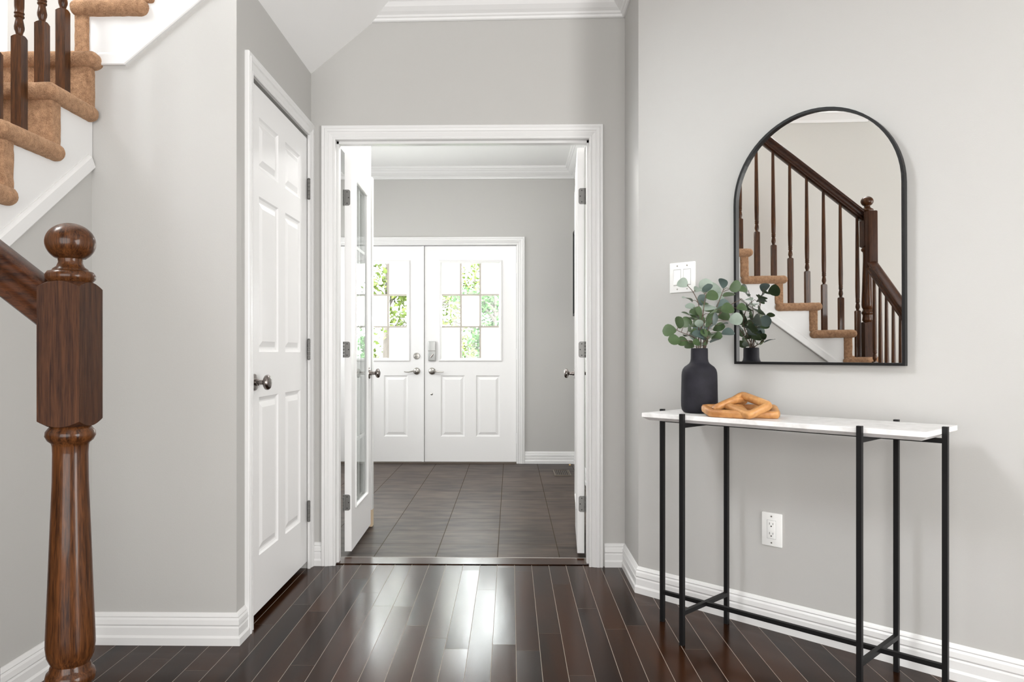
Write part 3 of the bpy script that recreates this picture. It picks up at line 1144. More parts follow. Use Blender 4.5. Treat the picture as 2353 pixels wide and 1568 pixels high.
NX = -1.442       # outer face of the carpeted side nosing
Y0 = 1.433        # front of the first tread above the landing
tread(-2.45, NX, 1.255, Y0 + 0.09, LAND, 'landing')
for i in range(5):
    y, z = Y0 + RUN * i, LAND + RISE * (i + 1)
    tread(-2.45, NX, y, min(y + 0.315, 2.648), z)
    riser(-2.45, SWX + 0.014, y + 0.028, y + 0.085, z - RISE - 0.01, z - 0.045)
# corner landing, its riser, and the upper flight that climbs to the right
zc = LAND + RISE * 6
tread(-2.45, -1.437, 2.590, 3.640, zc, 'landing')
riser(-2.45, -1.468, 2.615, 2.66, zc - RISE - 0.01, zc - 0.045)
for k in range(4):
    x, z = -1.548 + RUN * k, zc + RISE * (k + 1)
    tread(x, x + 0.275, 2.612, 3.640, z)
    riser(x + 0.012, x + 0.062, 2.634, 3.640, z - RISE - 0.01, z - 0.045)
# lower flight towards the near newel
LX = [-0.72, -0.985, -1.14, -1.295]
for i, x in enumerate(LX):
    z = RISE * (i + 1)
    x2 = LX[i + 1] if i < 3 else -1.45
    tread(x2 - 0.09, x, 0.35, 1.40, z)
    riser(x - 0.085, x - 0.028, 0.38, 1.385, z - RISE, z - 0.045)
riser(-1.535, -1.478, 0.35, 1.385, LAND - RISE, LAND - 0.045)
# white stringers
pts = [(1.41, 0.80)]
low = [(1.41, 0.75), (2.647, 1.685)]
saw = []
for i in range(5):
    y, z = Y0 + RUN * i, LAND + RISE * (i + 1)
    saw += [(y + 0.03, z - RISE - 0.03), (y + 0.03, z - 0.03)]
saw += [(2.647, LAND + RISE * 5 - 0.03)]
poly = [(1.41, 0.76)] + [(1.41, LAND - 0.03)] + saw + [(2.647, 1.70)]
mb = MB()
mb.prism(poly, SWX - 0.03, SWX + 0.004, lambda a, b, h: (h, a, b))
build('stringer', mb, TRIM, st)
saw = []
for k in range(4):
    x, z = -1.548 + RUN * k, zc + RISE * (k + 1)
    saw += [(max(x + 0.03, -1.488), z - RISE - 0.03), (max(x + 0.03, -1.488), z - 0.03)]
poly = [(-1.488, 2.05)] + saw + [(-0.60, zc + RISE * 4 - 0.03), (-0.60, 2.05 + 0.757 * 0.83), (-1.357, 2.05)]
mb = MB()
mb.prism(poly, FW - 0.004, FW + 0.03, lambda a, b, h: (a, h, b))
build('stringer', mb, TRIM, st)
# skirt bands along the lower edge of the stringers
BAND = [(0, 0), (0, 0.012), (0.004, 0.015), (0.040, 0.015), (0.046, 0.010), (0.052, 0.008), (0.052, 0)]
mb = MB()
mb.sweep([(1.41, 0.75), (2.651, 1.680)], [(o, h) for o, h in BAND], lambda a, b, h: (SWX + h, a, b))
build('skirt_band', mb, TRIM, st)
mb = MB()
mb.sweep([(-1.452, 2.040), (-1.357, 2.040), (-0.60, 2.040 + 0.757 * 0.83)], [(o * 0.87, h) for o, h in BAND], lambda a, b, h: (a, FW - h, b))
build('skirt_band', mb, TRIM, st)


# ------------------------------------------------------------------ railings
def lobed_block(mb, cx, cy, s, z0, z1, st_, sb, rt=0.5, n=12):
    """square block whose ends are turned: edges arch between lower corners"""
    h = s / 2
    ring = []
    for q in range(4):
        a = R(90 * q)
        for k in range(n):
            x, y = h, -h + s * k / n
            ring.append((x * math.cos(a) - y * math.sin(a), x * math.sin(a) + y * math.cos(a)))
    N = len(ring)
    zt = [z1 - (math.hypot(*p) - h) * st_ for p in ring]
    zb = [z0 + (math.hypot(*p) - h) * sb for p in ring]
    P = [(cx + p[0], cy + p[1], z) for p, z in zip(ring, zb)] + [(cx + p[0], cy + p[1], z) for p, z in zip(ring, zt)]
    F = [(i, (i + 1) % N, N + (i + 1) % N, N + i) for i in range(N)]
    for zz, base_ in ((z0, 0), (z1, N)):
        b = len(P)
        for p in ring:
            r = math.hypot(*p)
            P.append((cx + p[0] / r * h * 0.97, cy + p[1] / r * h * 0.97, zz))
        F += [(base_ + i, base_ + (i + 1) % N, b + (i + 1) % N, b + i) for i in range(N)]
        F.append(tuple(b + i for i in range(N)))
    mb.add(P, F, False)


NS = 0.0757


def newel(parent, cx, cy, zb, bt0, bt1, low_top):
    """zb base, bt0/bt1 the upper block, low_top top of lower block"""
    f = lambda x, y, z: (cx + x, cy + y, z)
    mb = MB()
    ring_z = bt0 - 0.440
    prof = [(0.030, bt0 + 0.005), (0.034, bt0 - 0.002), (0.040, bt0 - 0.010), (0.041, bt0 - 0.018), (0.037, bt0 - 0.026), (0.031, bt0 - 0.031), (0.0295, bt0 - 0.036),
            (0.0288, bt0 - 0.050), (0.0295, bt0 - 0.10), (0.0330, bt0 - 0.19), (0.0372, bt0 - 0.305), (0.0400, bt0 - 0.375), (0.0404, bt0 - 0.395), (0.0385, bt0 - 0.412),
            (0.034, bt0 - 0.422), (0.0315, bt0 - 0.427), (0.0335, bt0 - 0.432), (0.034, bt0 - 0.437), (0.039, bt0 - 0.442), (0.041, bt0 - 0.450), (0.0395, bt0 - 0.459),
            (0.034, bt0 - 0.464), (0.0335, bt0 - 0.475), (0.0375, bt0 - 0.500), (0.037, low_top + 0.012), (0.031, low_top + 0.003), (0.030, low_top - 0.01)]
    mb.lathe(prof, f, 48)
    post = build('newel_post', mb, OAK_V, parent)
    mb = MB()
    lobed_block(mb, cx, cy, NS, bt0, bt1, 0.66, 0.66)
    b = build('block', mb, OAK_BLOCK, post)
    mb = MB()
    lobed_block(mb, cx, cy, NS, zb, low_top, 0.66, 0.0)
    build('block', mb, OAK_BLOCK, post)
    mb = MB()
    z = bt1
    pr = [(0.034, z - 0.003), (0.036, z + 0.001), (0.0405, z + 0.006), (0.0408, z + 0.013), (0.037, z + 0.019), (0.030, z + 0.021), (0.0285, z + 0.024), (0.023, z + 0.028),
          (0.0195, z + 0.036), (0.0205, z + 0.042), (0.0245, z + 0.0445)]
    cz, rz, rr = z + 0.0715, 0.0352, 0.0412
    for k in range(25):
        a = R(-52 + 142 * k / 24)
        pr.append((max(0.0005, rr * math.cos(a)), cz + rz * math.sin(a)))
    mb.lathe(pr, f, 48)
    build('ball_finial', mb, OAK_V, post)
    return post


def baluster(parent, cx, cy, zb, blk, ztop):
    f = lambda x, y, z: (cx + x, cy + y, z)
    mb = MB()
    z = zb + blk
    lobed_block(mb, cx, cy, 0.0325, zb - 0.01, z, 0.9, 0.0, n=5)
    L = ztop - z
    mb.lathe([(0.011, z - 0.002), (0.0095, z + 0.003), (0.0105, z + 0.010), (0.0140, z + 0.019), (0.0148, z + 0.027), (0.0128, z + 0.040), (0.0105, z + 0.052), (0.0110, z + 0.055),
              (0.0143, z + 0.058), (0.0143, z + 0.062), (0.0122, z + 0.064), (0.0122, z + 0.067), (0.0143, z + 0.069), (0.0143, z + 0.072), (0.0125, z + 0.076),
              (0.0138, z + 0.09), (0.0148, z + 0.16), (0.0125, z + L * 0.6), (0.0095, ztop + 0.01)], f, 20)
    return build('baluster', mb, OAK_V, parent)


RAILP = [(-0.024, -0.045), (0.024, -0.045), (0.030, -0.040), (0.030, -0.030), (0.025, -0.024), (0.022, -0.010), (0.025, 0.004), (0.031, 0.012), (0.0325, 0.022),
         (0.030, 0.032), (0.022, 0.040), (0.010, 0.0445), (-0.010, 0.0445), (-0.022, 0.040), (-0.030, 0.032), (-0.0325, 0.022), (-0.031, 0.012), (-0.025, 0.004),
         (-0.022, -0.010), (-0.025, -0.024), (-0.030, -0.030), (-0.030, -0.040)]


def rail(mb, a, b, lateral):
    """straight handrail, vertical-cut profile from a to b"""
    P = []
    for q in (a, b):
        for l, v in RAILP:
            P.append((q[0] + lateral[0] * l, q[1] + lateral[1] * l, q[2] + v))
    k = len(RAILP)
    mb.add(P, [(i, (i + 1) % k, k + (i + 1) % k, k + i) for i in range(k)] + [tuple(range(k)), tuple(range(k, 2 * k))], True)


NWX, NWY = -0.7925, 1.350
LNX, LNY = -1.520, 1.334
r1 = thing('stair_railing', (NWX, NWY, RISE), 'dark wooden stair railing with the big ball-topped newel post nearest the viewer', 'railing')
newel(r1, NWX, NWY, RISE, 0.896, 1.1535, 0.365)
mb = MB()
zr = lambda x: 1.120 + 0.77 * (-0.838 - x)
rail(mb, (NWX - 0.034, NWY, zr(NWX - 0.034)), (-1.415, NWY, zr(-1.415)), (0, 1))
build('handrail', mb, OAK_X, r1)
mb = MB()
mb.rbox(-1.450, -1.392, NWY - 0.031, NWY + 0.031, 1.555, 1.935, 0.008, 2)
build('gooseneck', mb, OAK_BLOCK, r1)
for k, x in enumerate((-0.948, -1.04, -1.13, -1.22, -1.305, -1.385)):
    i = sum(1 for q in LX if q - 0.02 > x)
    zt = RISE * i
    baluster(r1, x, NWY, zt, max(0.16, zr(x) - 0.745 - zt), zr(x) - 0.04)
r2 = thing('stair_railing', (LNX, LNY, LAND), 'dark wooden railing with turned balusters on the carpeted steps, also seen in the mirror', 'railing')
newel(r2, LNX, LNY, LAND, 1.700, 1.945, 1.185)
mb = MB()
zr2 = lambda y: 1.92 + 0.811 * (y - 1.365)
rail(mb, (LNX, LNY + 0.034, zr2(LNY + 0.034)), (LNX, 2.66, zr2(2.66)), (1, 0))
build('handrail', mb, OAK_Y, r2)
for k in range(11):
    y = 2.545 - 0.1142 * k
    i = int((y - 0.02 - Y0) // RUN)
    zt = LAND + RISE * (i + 1)
    baluster(r2, LNX, y, zt, zr2(y) - 0.685 - zt, zr2(y) - 0.04)

# ------------------------------------------------------------------ stairwell window
t = thing('window_1', (-2.45, 1.45, WZ0), 'high white window on the stair wall, seen in the mirror', 'window', kind='structure')
mb = MB()
mb.sweep([(WY0, WZ0), (WY0, WZ1), (WY1, WZ1), (WY1, WZ0)], [(0.07, 0), (0.07, 0.02), (0, 0.014), (-0.035, -0.02), (-0.035, -0.06), (0, -0.06)], lambda a, b, h: (-2.45 + h, a, b), closed=True)
mb.box(-2.52, -2.48, WY0 + 0.45, WY0 + 0.49, WZ0, WZ1)
build('window_frame', mb, TRIM, t)
mb = MB()
mb.box(-2.45, -2.385, WY0 - 0.10, WY1 + 0.10, WZ0 - 0.075, WZ0 - 0.045)
mb.sweep([(WY0 - 0.085, 0), (WY1 + 0.085, 0)], [(0, 0), (0.01, 0), (0.02, 0.02), (0.045, 0.05), (0.055, 0.062), (0, 0.062)], lambda a, b, h: (-2.45 + b, a, WZ0 - 0.137 + h))
build('window_sill', mb, TRIM, t)
mb = MB()
mb.box(-2.505, -2.500, WY0, WY1, WZ0, WZ1)
build('glass', mb, GLASS, t)

# ------------------------------------------------------------------ console table
TS, TN = 0.754, 0.225       # centre along / out of the angled wall
HL, HP, HN = 0.483, 0.300, 0.153
TOPZ = 0.806
tc_ = dw(TS, TN, 0)
tb = thing('console_table', tc_, 'narrow console table with white stone top and black metal legs under the mirror', 'table')
B = 0.0075
legs = [(-HL, 0), (HL, 0), (-HP, -HN), (-HP, HN), (HP, -HN), (HP, HN)]
for a, b in legs:
    mb = MB()
    mb.box(TS + a - B, TS + a + B, TN + b - B, TN + b + B, 0, TOPZ + 0.006, dw)
    build('leg', mb, BLACK, tb)
for z0, nm in ((0.105, 'stretcher'), (TOPZ - 0.043, 'top_rail')):
    for a0, a1, b0, b1 in ((-HL + B, HL - B, -B, B), (-HP - B, -HP + B, -HN + B, HN - B), (HP - B, HP + B, -HN + B, HN - B)):
        mb = MB()
        e = 0.0004 if b1 - b0 < 0.05 else 0
        mb.box(TS + a0, TS + a1, TN + b0, TN + b1, z0 + e, z0 + 0.015 - e, dw)
        build(nm, mb, BLACK, tb)
mb = MB()
hs, hn = HL - B, HN - B
loops = [(0.018, TOPZ - 0.027), (0.0, TOPZ - 0.015), (0.0, TOPZ - 0.0012), (0.0012, TOPZ)]
P, F = [], []
for ins, z in loops:
    for sx, sy in ((-1, -1), (1, -1), (1, 1), (-1, 1)):
        P.append(dw(TS + sx * (hs - ins), TN + sy * (hn - ins), z))
for k in range(len(loops) - 1):
    for q in range(4):
        F.append((4 * k + q, 4 * k + (q + 1) % 4, 4 * k + 4 + (q + 1) % 4, 4 * k + 4 + q))
F += [(3, 2, 1, 0), (12, 13, 14, 15)]
mb.add(P, F)
o = build('table_top', mb, STONE, tb)
o['label'] = 'white stone slab with a chamfered underside'

# ------------------------------------------------------------------ vase
VS, VN = 0.424, 0.215
vx, vy, _ = dw(VS, VN, 0)
v = thing('vase', (vx, vy, TOPZ + 0.0004), 'matte charcoal bottle vase on the left end of the console table', 'vase')
prof = [(0.0, 0.0), (0.050, 0.0), (0.057, 0.003), (0.063, 0.011), (0.0655, 0.024), (0.0660, 0.045), (0.0650, 0.10), (0.0642, 0.138), (0.0632, 0.149), (0.0600, 0.160),
        (0.0530, 0.1695), (0.0440, 0.176), (0.0365, 0.182), (0.0328, 0.189), (0.0310, 0.199), (0.0305, 0.232), (0.0300, 0.2365), (0.0280, 0.238), (0.0262, 0.2365), (0.0262, 0.20), (0.030, 0.18), (0.0, 0.17)]
mb = MB()
mb.lathe(prof, lambda x, y, z: (vx + x, vy + y, TOPZ + z), 48, False)
build('body', mb, VASE, v)

# ------------------------------------------------------------------ eucalyptus stems
rt = Vector((math.cos(R(1)), math.sin(R(1)), 0))
view = Vector((vx, vy, 0)).normalized()
right = Vector((view.y, -view.x, 0))
neck = Vector((vx, vy, TOPZ + 0.232))
PX = 2.79 / 1740            # metres per photo pixel at the vase
ZP = 3.732                  # zoom used when the leaves were measured


def lp(zx, zy, dep):
    ux, uy = 1500 + zx / ZP, 560 + zy / ZP
    return Vector((vx, vy, EYE)) + right * ((ux - 1607) * PX) + Vector((0, 0, -(uy - 811) * PX)) + view * dep


def leaf(mb, base_, cen, w, nrm, cup=0.15):
    """round leaf with a midrib fold, from its base towards cen"""
    d = (cen - base_)
    d = d.normalized() if d.length > 1e-4 else Vector((0, 0, 1))
    n = nrm - d * nrm.dot(d)
    if n.length < 0.05:
        n = d.orthogonal()
    n.normalize()
    sd = d.cross(n)
    Ls = w * 1.08
    o = cen - d * Ls
    rows = []
    T = [0.0, 0.08, 0.22, 0.42, 0.62, 0.80, 0.93, 1.0]
    Wd = [0.03, 0.36, 0.68, 0.96, 1.06, 0.93, 0.56, 0.10]
    for tt, ww in zip(T, Wd):
        c = o + d * (2 * Ls * tt)
        bend = n * (-cup * w * (2 * tt - 1) ** 2)
        rows.append([c + bend + sd * (w * ww * q) + n * (cup * w * 0.9 * abs(q) * ww) for q in (-1, -0.5, 0, 0.5, 1)])
    P = [p for r_ in rows for p in r_]
    F = []
    for i in range(len(rows) - 1):
        for k in range(4):
            F.append((i * 5 + k, i * 5 + k + 1, (i + 1) * 5 + k + 1, (i + 1) * 5 + k))
    mb.add(P, F, True)


# stem: tip and bend (zoom px, depth), then leaves (zoom x, y, half width px, tone, tilt, depth)
STEMS = [
    ('eucalyptus stem leaning up and left, its top leaf before the light switch',
     [(395, 900, 0), (392, 640, -0.01), (395, 530, -0.01), (350, 420, -0.01), (305, 365, -0.015)],
     [(262, 338, 46, 'P', 0), (390, 390, 42, 'P', 0.6), (305, 478, 48, 'P', 0.75), (325, 537, 42, 'P', 0.4), (365, 598, 46, 'D', 0.3), (284, 597, 34, 'D', 0.85), (360, 622, 50, 'P', 0.85)]),
    ('eucalyptus stem at the centre with pale round leaves',
     [(410, 900, 0), (415, 700, -0.02), (430, 600, -0.03), (440, 520, -0.03), (455, 430, -0.02)],
     [(462, 392, 46, 'T', 0.1), (502, 452, 50, 'D', 0.1), (474, 550, 62, 'P', 0.25), (440, 508, 36, 'D', 0.4), (350, 700, 34, 'D', 0.4), (425, 745, 46, 'T', 0.2), (330, 640, 30, 'D', 0.5), (400, 690, 36, 'P', 0.2), (470, 690, 40, 'D', 0.3), (505, 600, 40, 'D', 0.5), (400, 590, 42, 'D', 0.3)]),
    ('eucalyptus stem reaching right to the mirror frame',
     [(440, 900, 0), (470, 740, 0.0), (520, 610, 0.0), (575, 460, 0.0), (600, 390, 0.0)],
     [(592, 345, 44, 'T', 0.7), (688, 382, 52, 'D', 0.15), (640, 440, 50, 'D', 0.8), (632, 560, 54, 'D', 0.2), (525, 655, 52, 'T', 0.1), (480, 712, 46, 'T', 0.8), (752, 395, 40, 'D', 0.5)]),
    ('eucalyptus stem with the pale hanging leaf touching the mirror edge',
     [(430, 900, 0), (480, 720, 0.05), (560, 610, 0.07), (660, 520, 0.08), (740, 480, 0.08)],
     [(702, 648, 54, 'P', 0.1), (800, 480, 44, 'P', 0.5), (560, 560, 40, 'D', 0.5), (600, 690, 36, 'T', 0.85), (760, 540, 44, 'D', 0.3)]),
    ('eucalyptus stem drooping low to the left',
     [(380, 900, 0), (365, 820, -0.01), (320, 790, -0.02), (270, 770, -0.02), (215, 745, -0.02)],
     [(150, 745, 55, 'D', 0.2), (236, 682, 52, 'D', 0.15), (292, 675, 46, 'D', 0.1), (196, 828, 52, 'D', 0.3), (262, 842, 46, 'D', 0.3), (318, 870, 42, 'D', 0.2), (318, 730, 34, 'D', 0.4), (350, 800, 38, 'P', 0.4), (300, 790, 36, 'D', 0.5)]),
    ('short eucalyptus stem at the vase mouth on the right',
     [(450, 900, 0), (460, 850, -0.03), (470, 815, -0.04), (490, 800, -0.04)],
     [(486, 792, 52, 'D', 0.5), (530, 832, 50, 'T', 0.8), (390, 785, 50, 'T', 0.5), (405, 868, 32, 'P', 0.2), (360, 760, 32, 'D', 0.3), (455, 850, 30, 'D', 0.3), (420, 810, 40, 'T', 0.3), (440, 770, 36, 'D', 0.6), (380, 850, 34, 'D', 0.3)]),
    ('eucalyptus stem at the back of the vase, against the mirror wall',
     [(430, 900, 0.01), (440, 720, 0.06), (430, 560, 0.11), (440, 420, 0.13)],
     [(450, 340, 60, 'P', 0.2), (560, 430, 50, 'P', 0.3), (420, 470, 50, 'T', 0.3), (600, 520, 56, 'T', 0.2), (500, 640, 54, 'D', 0.2), (400, 650, 52, 'D', 0.2), (560, 720, 50, 'D', 0.4), (640, 760, 52, 'T', 0.5), (450, 780, 46, 'D', 0.3), (520, 360, 58, 'P', 0.1), (610, 610, 50, 'D', 0.2), (480, 540, 56, 'D', 0.2), (540, 800, 46, 'D', 0.3), (390, 740, 46, 'T', 0.3)]),
]
rnd = random.Random(5)
for label, path, leaves in STEMS:
    t = thing('eucalyptus_stem', (vx, vy, TOPZ + 0.18), label, 'plant stem', 'eucalyptus stems in the charcoal vase')
    pts = [Vector((vx, vy, TOPZ + 0.182)) + right * ((path[0][0] - 410) / ZP * PX * 0.6)]
    for k, (zx, zy, dep) in enumerate(path):
        pts.append(lp(zx, zy, dep))
    # smooth polyline
    fine = []
    for i in range(len(pts) - 1):
        p0, p1, p2, p3 = pts[max(0, i - 1)], pts[i], pts[i + 1], pts[min(len(pts) - 1, i + 2)]
        for q in range(6):
            u = q / 6
            fine.append(0.5 * ((2 * p1) + (p2 - p0) * u + (2 * p0 - 5 * p1 + 4 * p2 - p3) * u * u + (3 * p1 - p0 - 3 * p2 + p3) * u ** 3))
    fine.append(pts[-1])
    mb = MB()
    mb.tube(fine, [0.0024 - 0.0013 * i / len(fine) for i in range(len(fine))], 7)
    mats = {'P': MB(), 'D': MB(), 'T': MB()}
    for (zx, zy, hw, tone, tilt) in leaves:
        near = None
        dmean = path[-1][2]
        c0 = lp(zx, zy, dmean)
        q = min(fine[6:], key=lambda p: (p - c0).length + max(0, p.z - c0.z + 0.01) * 2)
        dep = (q - Vector((vx, vy, q.z))).dot(view) + rnd.uniform(-0.03, 0.03)
        c = lp(zx, zy, dep)
        w = hw / ZP * PX * 1.02
        nrm = (-view * (1 - tilt) + Vector((0, 0, 1)) * (tilt + 0.15) + right * rnd.uniform(-0.45, 0.45)).normalized()
        b_ = c + (q - c).normalized() * min(w * 1.0, (q - c).length)
        leaf(mats[tone], b_, c, w, nrm, rnd.uniform(0.08, 0.25))
        mid = (q + b_) / 2 + Vector((0, 0, 0.006))
        mb.tube([q, mid, b_], [0.0012, 0.001, 0.0009], 5)
    build('stem', mb, TWIG, t)
    for k, mt, lb in (('P', LEAF_PALE, 'pale grey-green leaves'), ('D', LEAF_DARK, 'dark green leaves'), ('T', LEAF_TEAL, 'blue-green leaves')):
        if mats[k].v:
            o = build('leaves', mats[k], mt, t, fix=False)
            o['label'] = lb

# ------------------------------------------------------------------ carved wooden chain
CHN = 0.285


def link(parent, corners, r=0.0128):
    """closed loop of thick hand-carved bars with soft corners; corners in world space"""
    pts = []
    n = len(corners)
    for i in range(n):
        p, a, b = Vector(corners[i]), Vector(corners[i - 1]), Vector(corners[(i + 1) % n])
        c = 0.011
        e0 = p + (a - p).normalized() * c
        e1 = p + (b - p).normalized() * c
        m0 = p * 0.55 + (e0 + e1) * 0.225
        L1 = b + (p - b).normalized() * c
        pts += [e0, m0, e1, e1.lerp(L1, 0.33), e1.lerp(L1, 0.66)]
    N = len(pts)
    seg = 12
    P, F = [], []
    cen = sum((Vector(c) for c in corners), Vector()) / n
    nrm = (Vector(corners[1]) - Vector(corners[0])).cross(Vector(corners[2]) - Vector(corners[1])).normalized()
    for i in range(N):
        d = (pts[(i + 1) % N] - pts[i - 1]).normalized()
        s1 = d.cross(nrm).normalized()
        for k in range(seg):
            a = 2 * math.pi * k / seg
            sx = abs(math.cos(a)) ** 0.6 * math.copysign(1, math.cos(a))
            sy = abs(math.sin(a)) ** 0.6 * math.copysign(1, math.sin(a))
            P.append(pts[i] + s1 * (r * 0.95 * sx) + nrm * (r * sy))
    for i in range(N):
        j = (i + 1) % N
        for k in range(seg):
            k2 = (k + 1) % seg
            F.append((i * seg + k, j * seg + k, j * seg + k2, i * seg + k2))
    mb = MB()
    mb.add(P, F, True)
    return build('link', mb, TANWOOD, parent)


ch = thing('wooden_chain', dw(0.60, CHN, TOPZ), 'tan carved wooden chain ornament lying beside the vase', 'ornament')
zl = TOPZ + 0.0118
cz = lambda a, n, z: dw(a, n, TOPZ + z)
link(ch, [cz(0.496, 0.305, 0.026), cz(0.552, 0.352, 0.0135), cz(0.673, 0.335, 0.0135), cz(0.615, 0.270, 0.030)])
link(ch, [cz(0.690, 0.350, 0.0135), cz(0.730, 0.285, 0.045), cz(0.606, 0.235, 0.072), cz(0.576, 0.295, 0.038)])
link(ch, [cz(0.647, 0.300, 0.0135), cz(0.746, 0.265, 0.0135), cz(0.700, 0.195, 0.030), cz(0.580, 0.220, 0.026)])
link(ch, [cz(0.555, 0.335, 0.028), cz(0.592, 0.275, 0.056), cz(0.617, 0.225, 0.058), cz(0.545, 0.262, 0.014)], 0.0118)

# ------------------------------------------------------------------ mirror
MS0, MS1, MZ0, MZ1 = 0.464, 1.068, 0.984, 1.886
mw = (MS1 - MS0) / 2
mc = (MS0 + MS1) / 2
tilt = R(0.55)
yaw = R(0.34)
MN = 0.010


def mf(a, z, o):
    n = MN + o + (z - MZ0) * math.tan(tilt) + (a - mc) * math.tan(yaw) * 1.0
    return dw(a, n, z)


def arch(ins, k=36):
    r = mw - ins
    zc_ = MZ1 - mw
    pts = [(MS0 + ins, MZ0 + ins)]
    for i in range(k + 1):
        a = math.pi - math.pi * i / k
        pts.append((mc + r * math.cos(a), zc_ + r * math.sin(a)))
    pts.append((MS1 - ins, MZ0 + ins))
    return pts


mi = thing('wall_mirror', dw(mc, 0.0, MZ0), 'arched mirror in a thin black frame on the angled wall', 'mirror')
mb = MB()
oa, ia = arch(0), arch(0.0095)
n = len(oa)
P = [mf(a, z, o) for pts, o in ((oa, 0.0), (oa, 0.024), (ia, 0.024), (ia, 0.004)) for a, z in pts]
F = []
for i in range(n):
    j = (i + 1) % n
    for k in range(3):
        F.append((k * n + i, k * n + j, (k + 1) * n + j, (k + 1) * n + i))
mb.add(P, F)
build('frame', mb, BLACK, mi)
mb = MB()
g = arch(0.006)
mb.add([mf(a, z, 0.012) for a, z in g], [tuple(range(len(g)))])
build('glass', mb, MIRROR, mi)
mb = MB()
g = arch(0.004)
mb.prism(g, 0.0, 0.009, lambda a, b, h: mf(a, b, h))
build('backing', mb, BLACK, mi)

# ------------------------------------------------------------------ switch and outlet
t = thing('light_switch', dw(0.219, 0, 1.335), 'white double rocker light switch on the angled wall above the vase', 'switch')
mb = MB()
mb.rbox(0.159, 0.279, -0.001, 0.006, 1.273, 1.396, 0.003, 2, dw)
build('plate', mb, PLASTIC, t)
for a in (0.196, 0.242):
    mb = MB()
    mb.box(a - 0.0175, a + 0.0175, 0.0055, 0.0064, 1.301, 1.368, dw)
    k = build('shadow_gap', mb, GAPSHADE, t)
    mb = MB()
    mb.prism([(0.006, 1.303), (0.0105, 1.305), (0.008, 1.335), (0.0075, 1.364), (0.006, 1.366)], a - 0.0155, a + 0.0155, lambda n_, z, s_: dw(s_, n_, z))
    build('rocker', mb, PLASTIC, t)
for a in (0.196, 0.242):
    for z in (1.287, 1.382):
        mb = MB()
        mb.lathe([(0.0033, 0.0058), (0.0030, 0.0072)], lambda x, y, o, a=a, z=z: dw(a + x, o, z + y), 12)
        mb.box(a - 0.003, a + 0.003, 0.0071, 0.0076, z - 0.0005, z + 0.0005, dw)
        build('screw', mb, NICKEL, t)
t = thing('wall_outlet', dw(0.60, 0, 0.370), 'white double wall outlet under the console table', 'outlet')
mb = MB()
mb.rbox(0.561, 0.640, -0.001, 0.006, 0.308, 0.432, 0.003, 2, dw)
build('plate', mb, PLASTIC, t)
mb = MB()
mb.box(0.5825, 0.6175, 0.0055, 0.0063, 0.3355, 0.4045, dw)
build('shadow_gap', mb, GAPSHADE, t)
mb = MB()
mb.rbox(0.5835, 0.6165, 0.004, 0.0078, 0.3365, 0.4035, 0.0015, 2, dw)
build('receptacle', mb, PLASTIC, t)
for zc_ in (0.388, 0.352):
    mb = MB()
    mb.box(0.5925, 0.5942, 0.0075, 0.0081, zc_, zc_ + 0.008, dw)
    mb.box(0.6058, 0.6075, 0.0075, 0.0081, zc_ + 0.0005, zc_ + 0.0075, dw)
    mb.lathe([(0.0026, 0.0075), (0.0026, 0.0081)], lambda x, y, o, z=zc_: dw(0.600 + x, o, z - 0.0055 + y), 12)
    build('slots', mb, DARK, t)
for z in (0.321, 0.419):
    mb = MB()
    mb.lathe([(0.003, 0.0058), (0.0028, 0.0072)], lambda x, y, o, z=z: dw(0.600 + x, o, z + y), 12)
    build('screw', mb, NICKEL, t)

# ------------------------------------------------------------------ outdoors beyond the front doors
m = MB()
m.add([(-14, 8.4, -0.25), (12, 8.4, -0.25), (12, 30, -0.25), (-14, 30, -0.25)], [(0, 1, 2, 3)])
struct('ground', m, LAWN, 'green lawn outside the front doors', 'lawn')
m = MB()
m.box(-3.0, 1.5, 7.20, 8.45, -0.3, -0.03)
struct('floor_porch', m, CONC, 'concrete porch outside the front doors', 'porch')


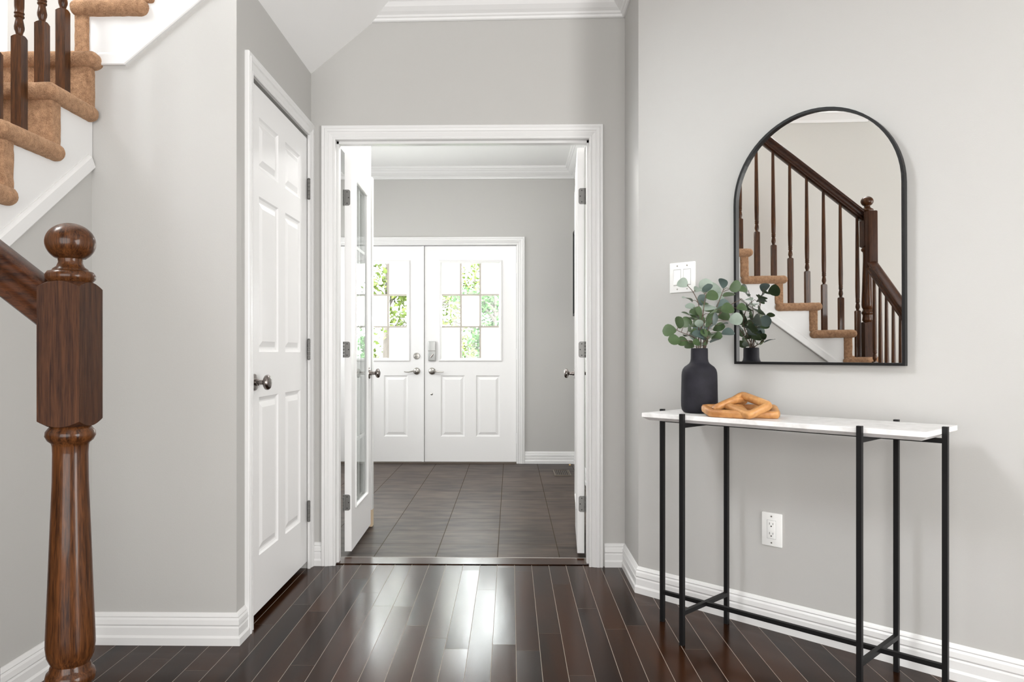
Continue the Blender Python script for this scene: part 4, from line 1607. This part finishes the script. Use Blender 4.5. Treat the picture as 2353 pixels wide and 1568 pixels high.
def tree(x, y, h, label, mat, crown, nleaf, ls, lean=0.0, seed=1):
    rr = random.Random(seed)
    t = thing('tree', (x, y, -0.25), label, 'tree')
    mb = MB()
    top = Vector((x + lean * h, y, h))
    mb.tube([(x, y, -0.3), (x + lean * h * 0.4, y, h * 0.4), top], [0.055, 0.04, 0.015], 8)
    tips = []
    for k in range(16):
        u = rr.uniform(0.15, 0.95)
        p = Vector((x + lean * h * u, y, h * u))
        a = rr.uniform(0, 6.28)
        L = rr.uniform(0.4, 1.0) * crown
        e = p + Vector((math.cos(a) * L, math.sin(a) * L * 0.6, rr.uniform(0.1, 0.7) * L))
        mb.tube([p, (p + e) / 2 + Vector((0, 0, 0.08)), e], [0.03, 0.018, 0.007], 6)
        tips += [(p + e) / 2, e]
        for _ in range(2):
            e2 = e + Vector((rr.uniform(-1, 1), rr.uniform(-1, 1), rr.uniform(-0.3, 0.8))) * 0.35 * crown
            mb.tube([(p + e) / 2, e2], [0.010, 0.004], 5)
            tips.append(e2)
    build('trunk', mb, BARK, t)
    mb = MB()
    for _ in range(nleaf):
        c = rr.choice(tips) + Vector((rr.gauss(0, 1), rr.gauss(0, 1), rr.gauss(0, 0.8))) * 0.16 * crown
        d = Vector((rr.uniform(-1, 1), rr.uniform(-1, 1), rr.uniform(-0.6, 0.6))).normalized()
        s = d.orthogonal().normalized()
        s.rotate(Matrix.Rotation(rr.uniform(0, 6.28), 3, d))
        l = ls * rr.uniform(0.6, 1.3)
        mb.add([c - d * l, c + s * l * 0.5, c + d * l, c - s * l * 0.5], [(0, 1, 2, 3)])
    o = build('foliage', mb, mat, t, fix=False)
    return t


tree(-1.66, 9.9, 2.5, 'leafy yellow-green tree outside, seen through the left front door leaf', FOL_Y, 0.75, 5000, 0.042, 0.02, 3)
tree(-1.35, 12.3, 3.2, 'bare branching tree outside, seen at the left of the right front door leaf', FOL_Y, 1.0, 3000, 0.040, -0.12, 7)
tree(-0.75, 14.8, 3.6, 'light branching tree outside, seen through the top middle pane of the right leaf', FOL_Y, 1.1, 3600, 0.045, 0.02, 12)
tree(-0.20, 9.7, 1.75, 'bright green bushy tree outside, seen at the right of the right front door leaf', FOL_G, 0.40, 4500, 0.032, 0.0, 17)
tree(-0.52, 8.95, 1.0, 'low bright green bush outside, seen in the bottom middle pane of the right leaf', FOL_G, 0.36, 4500, 0.028, 0.0, 23)
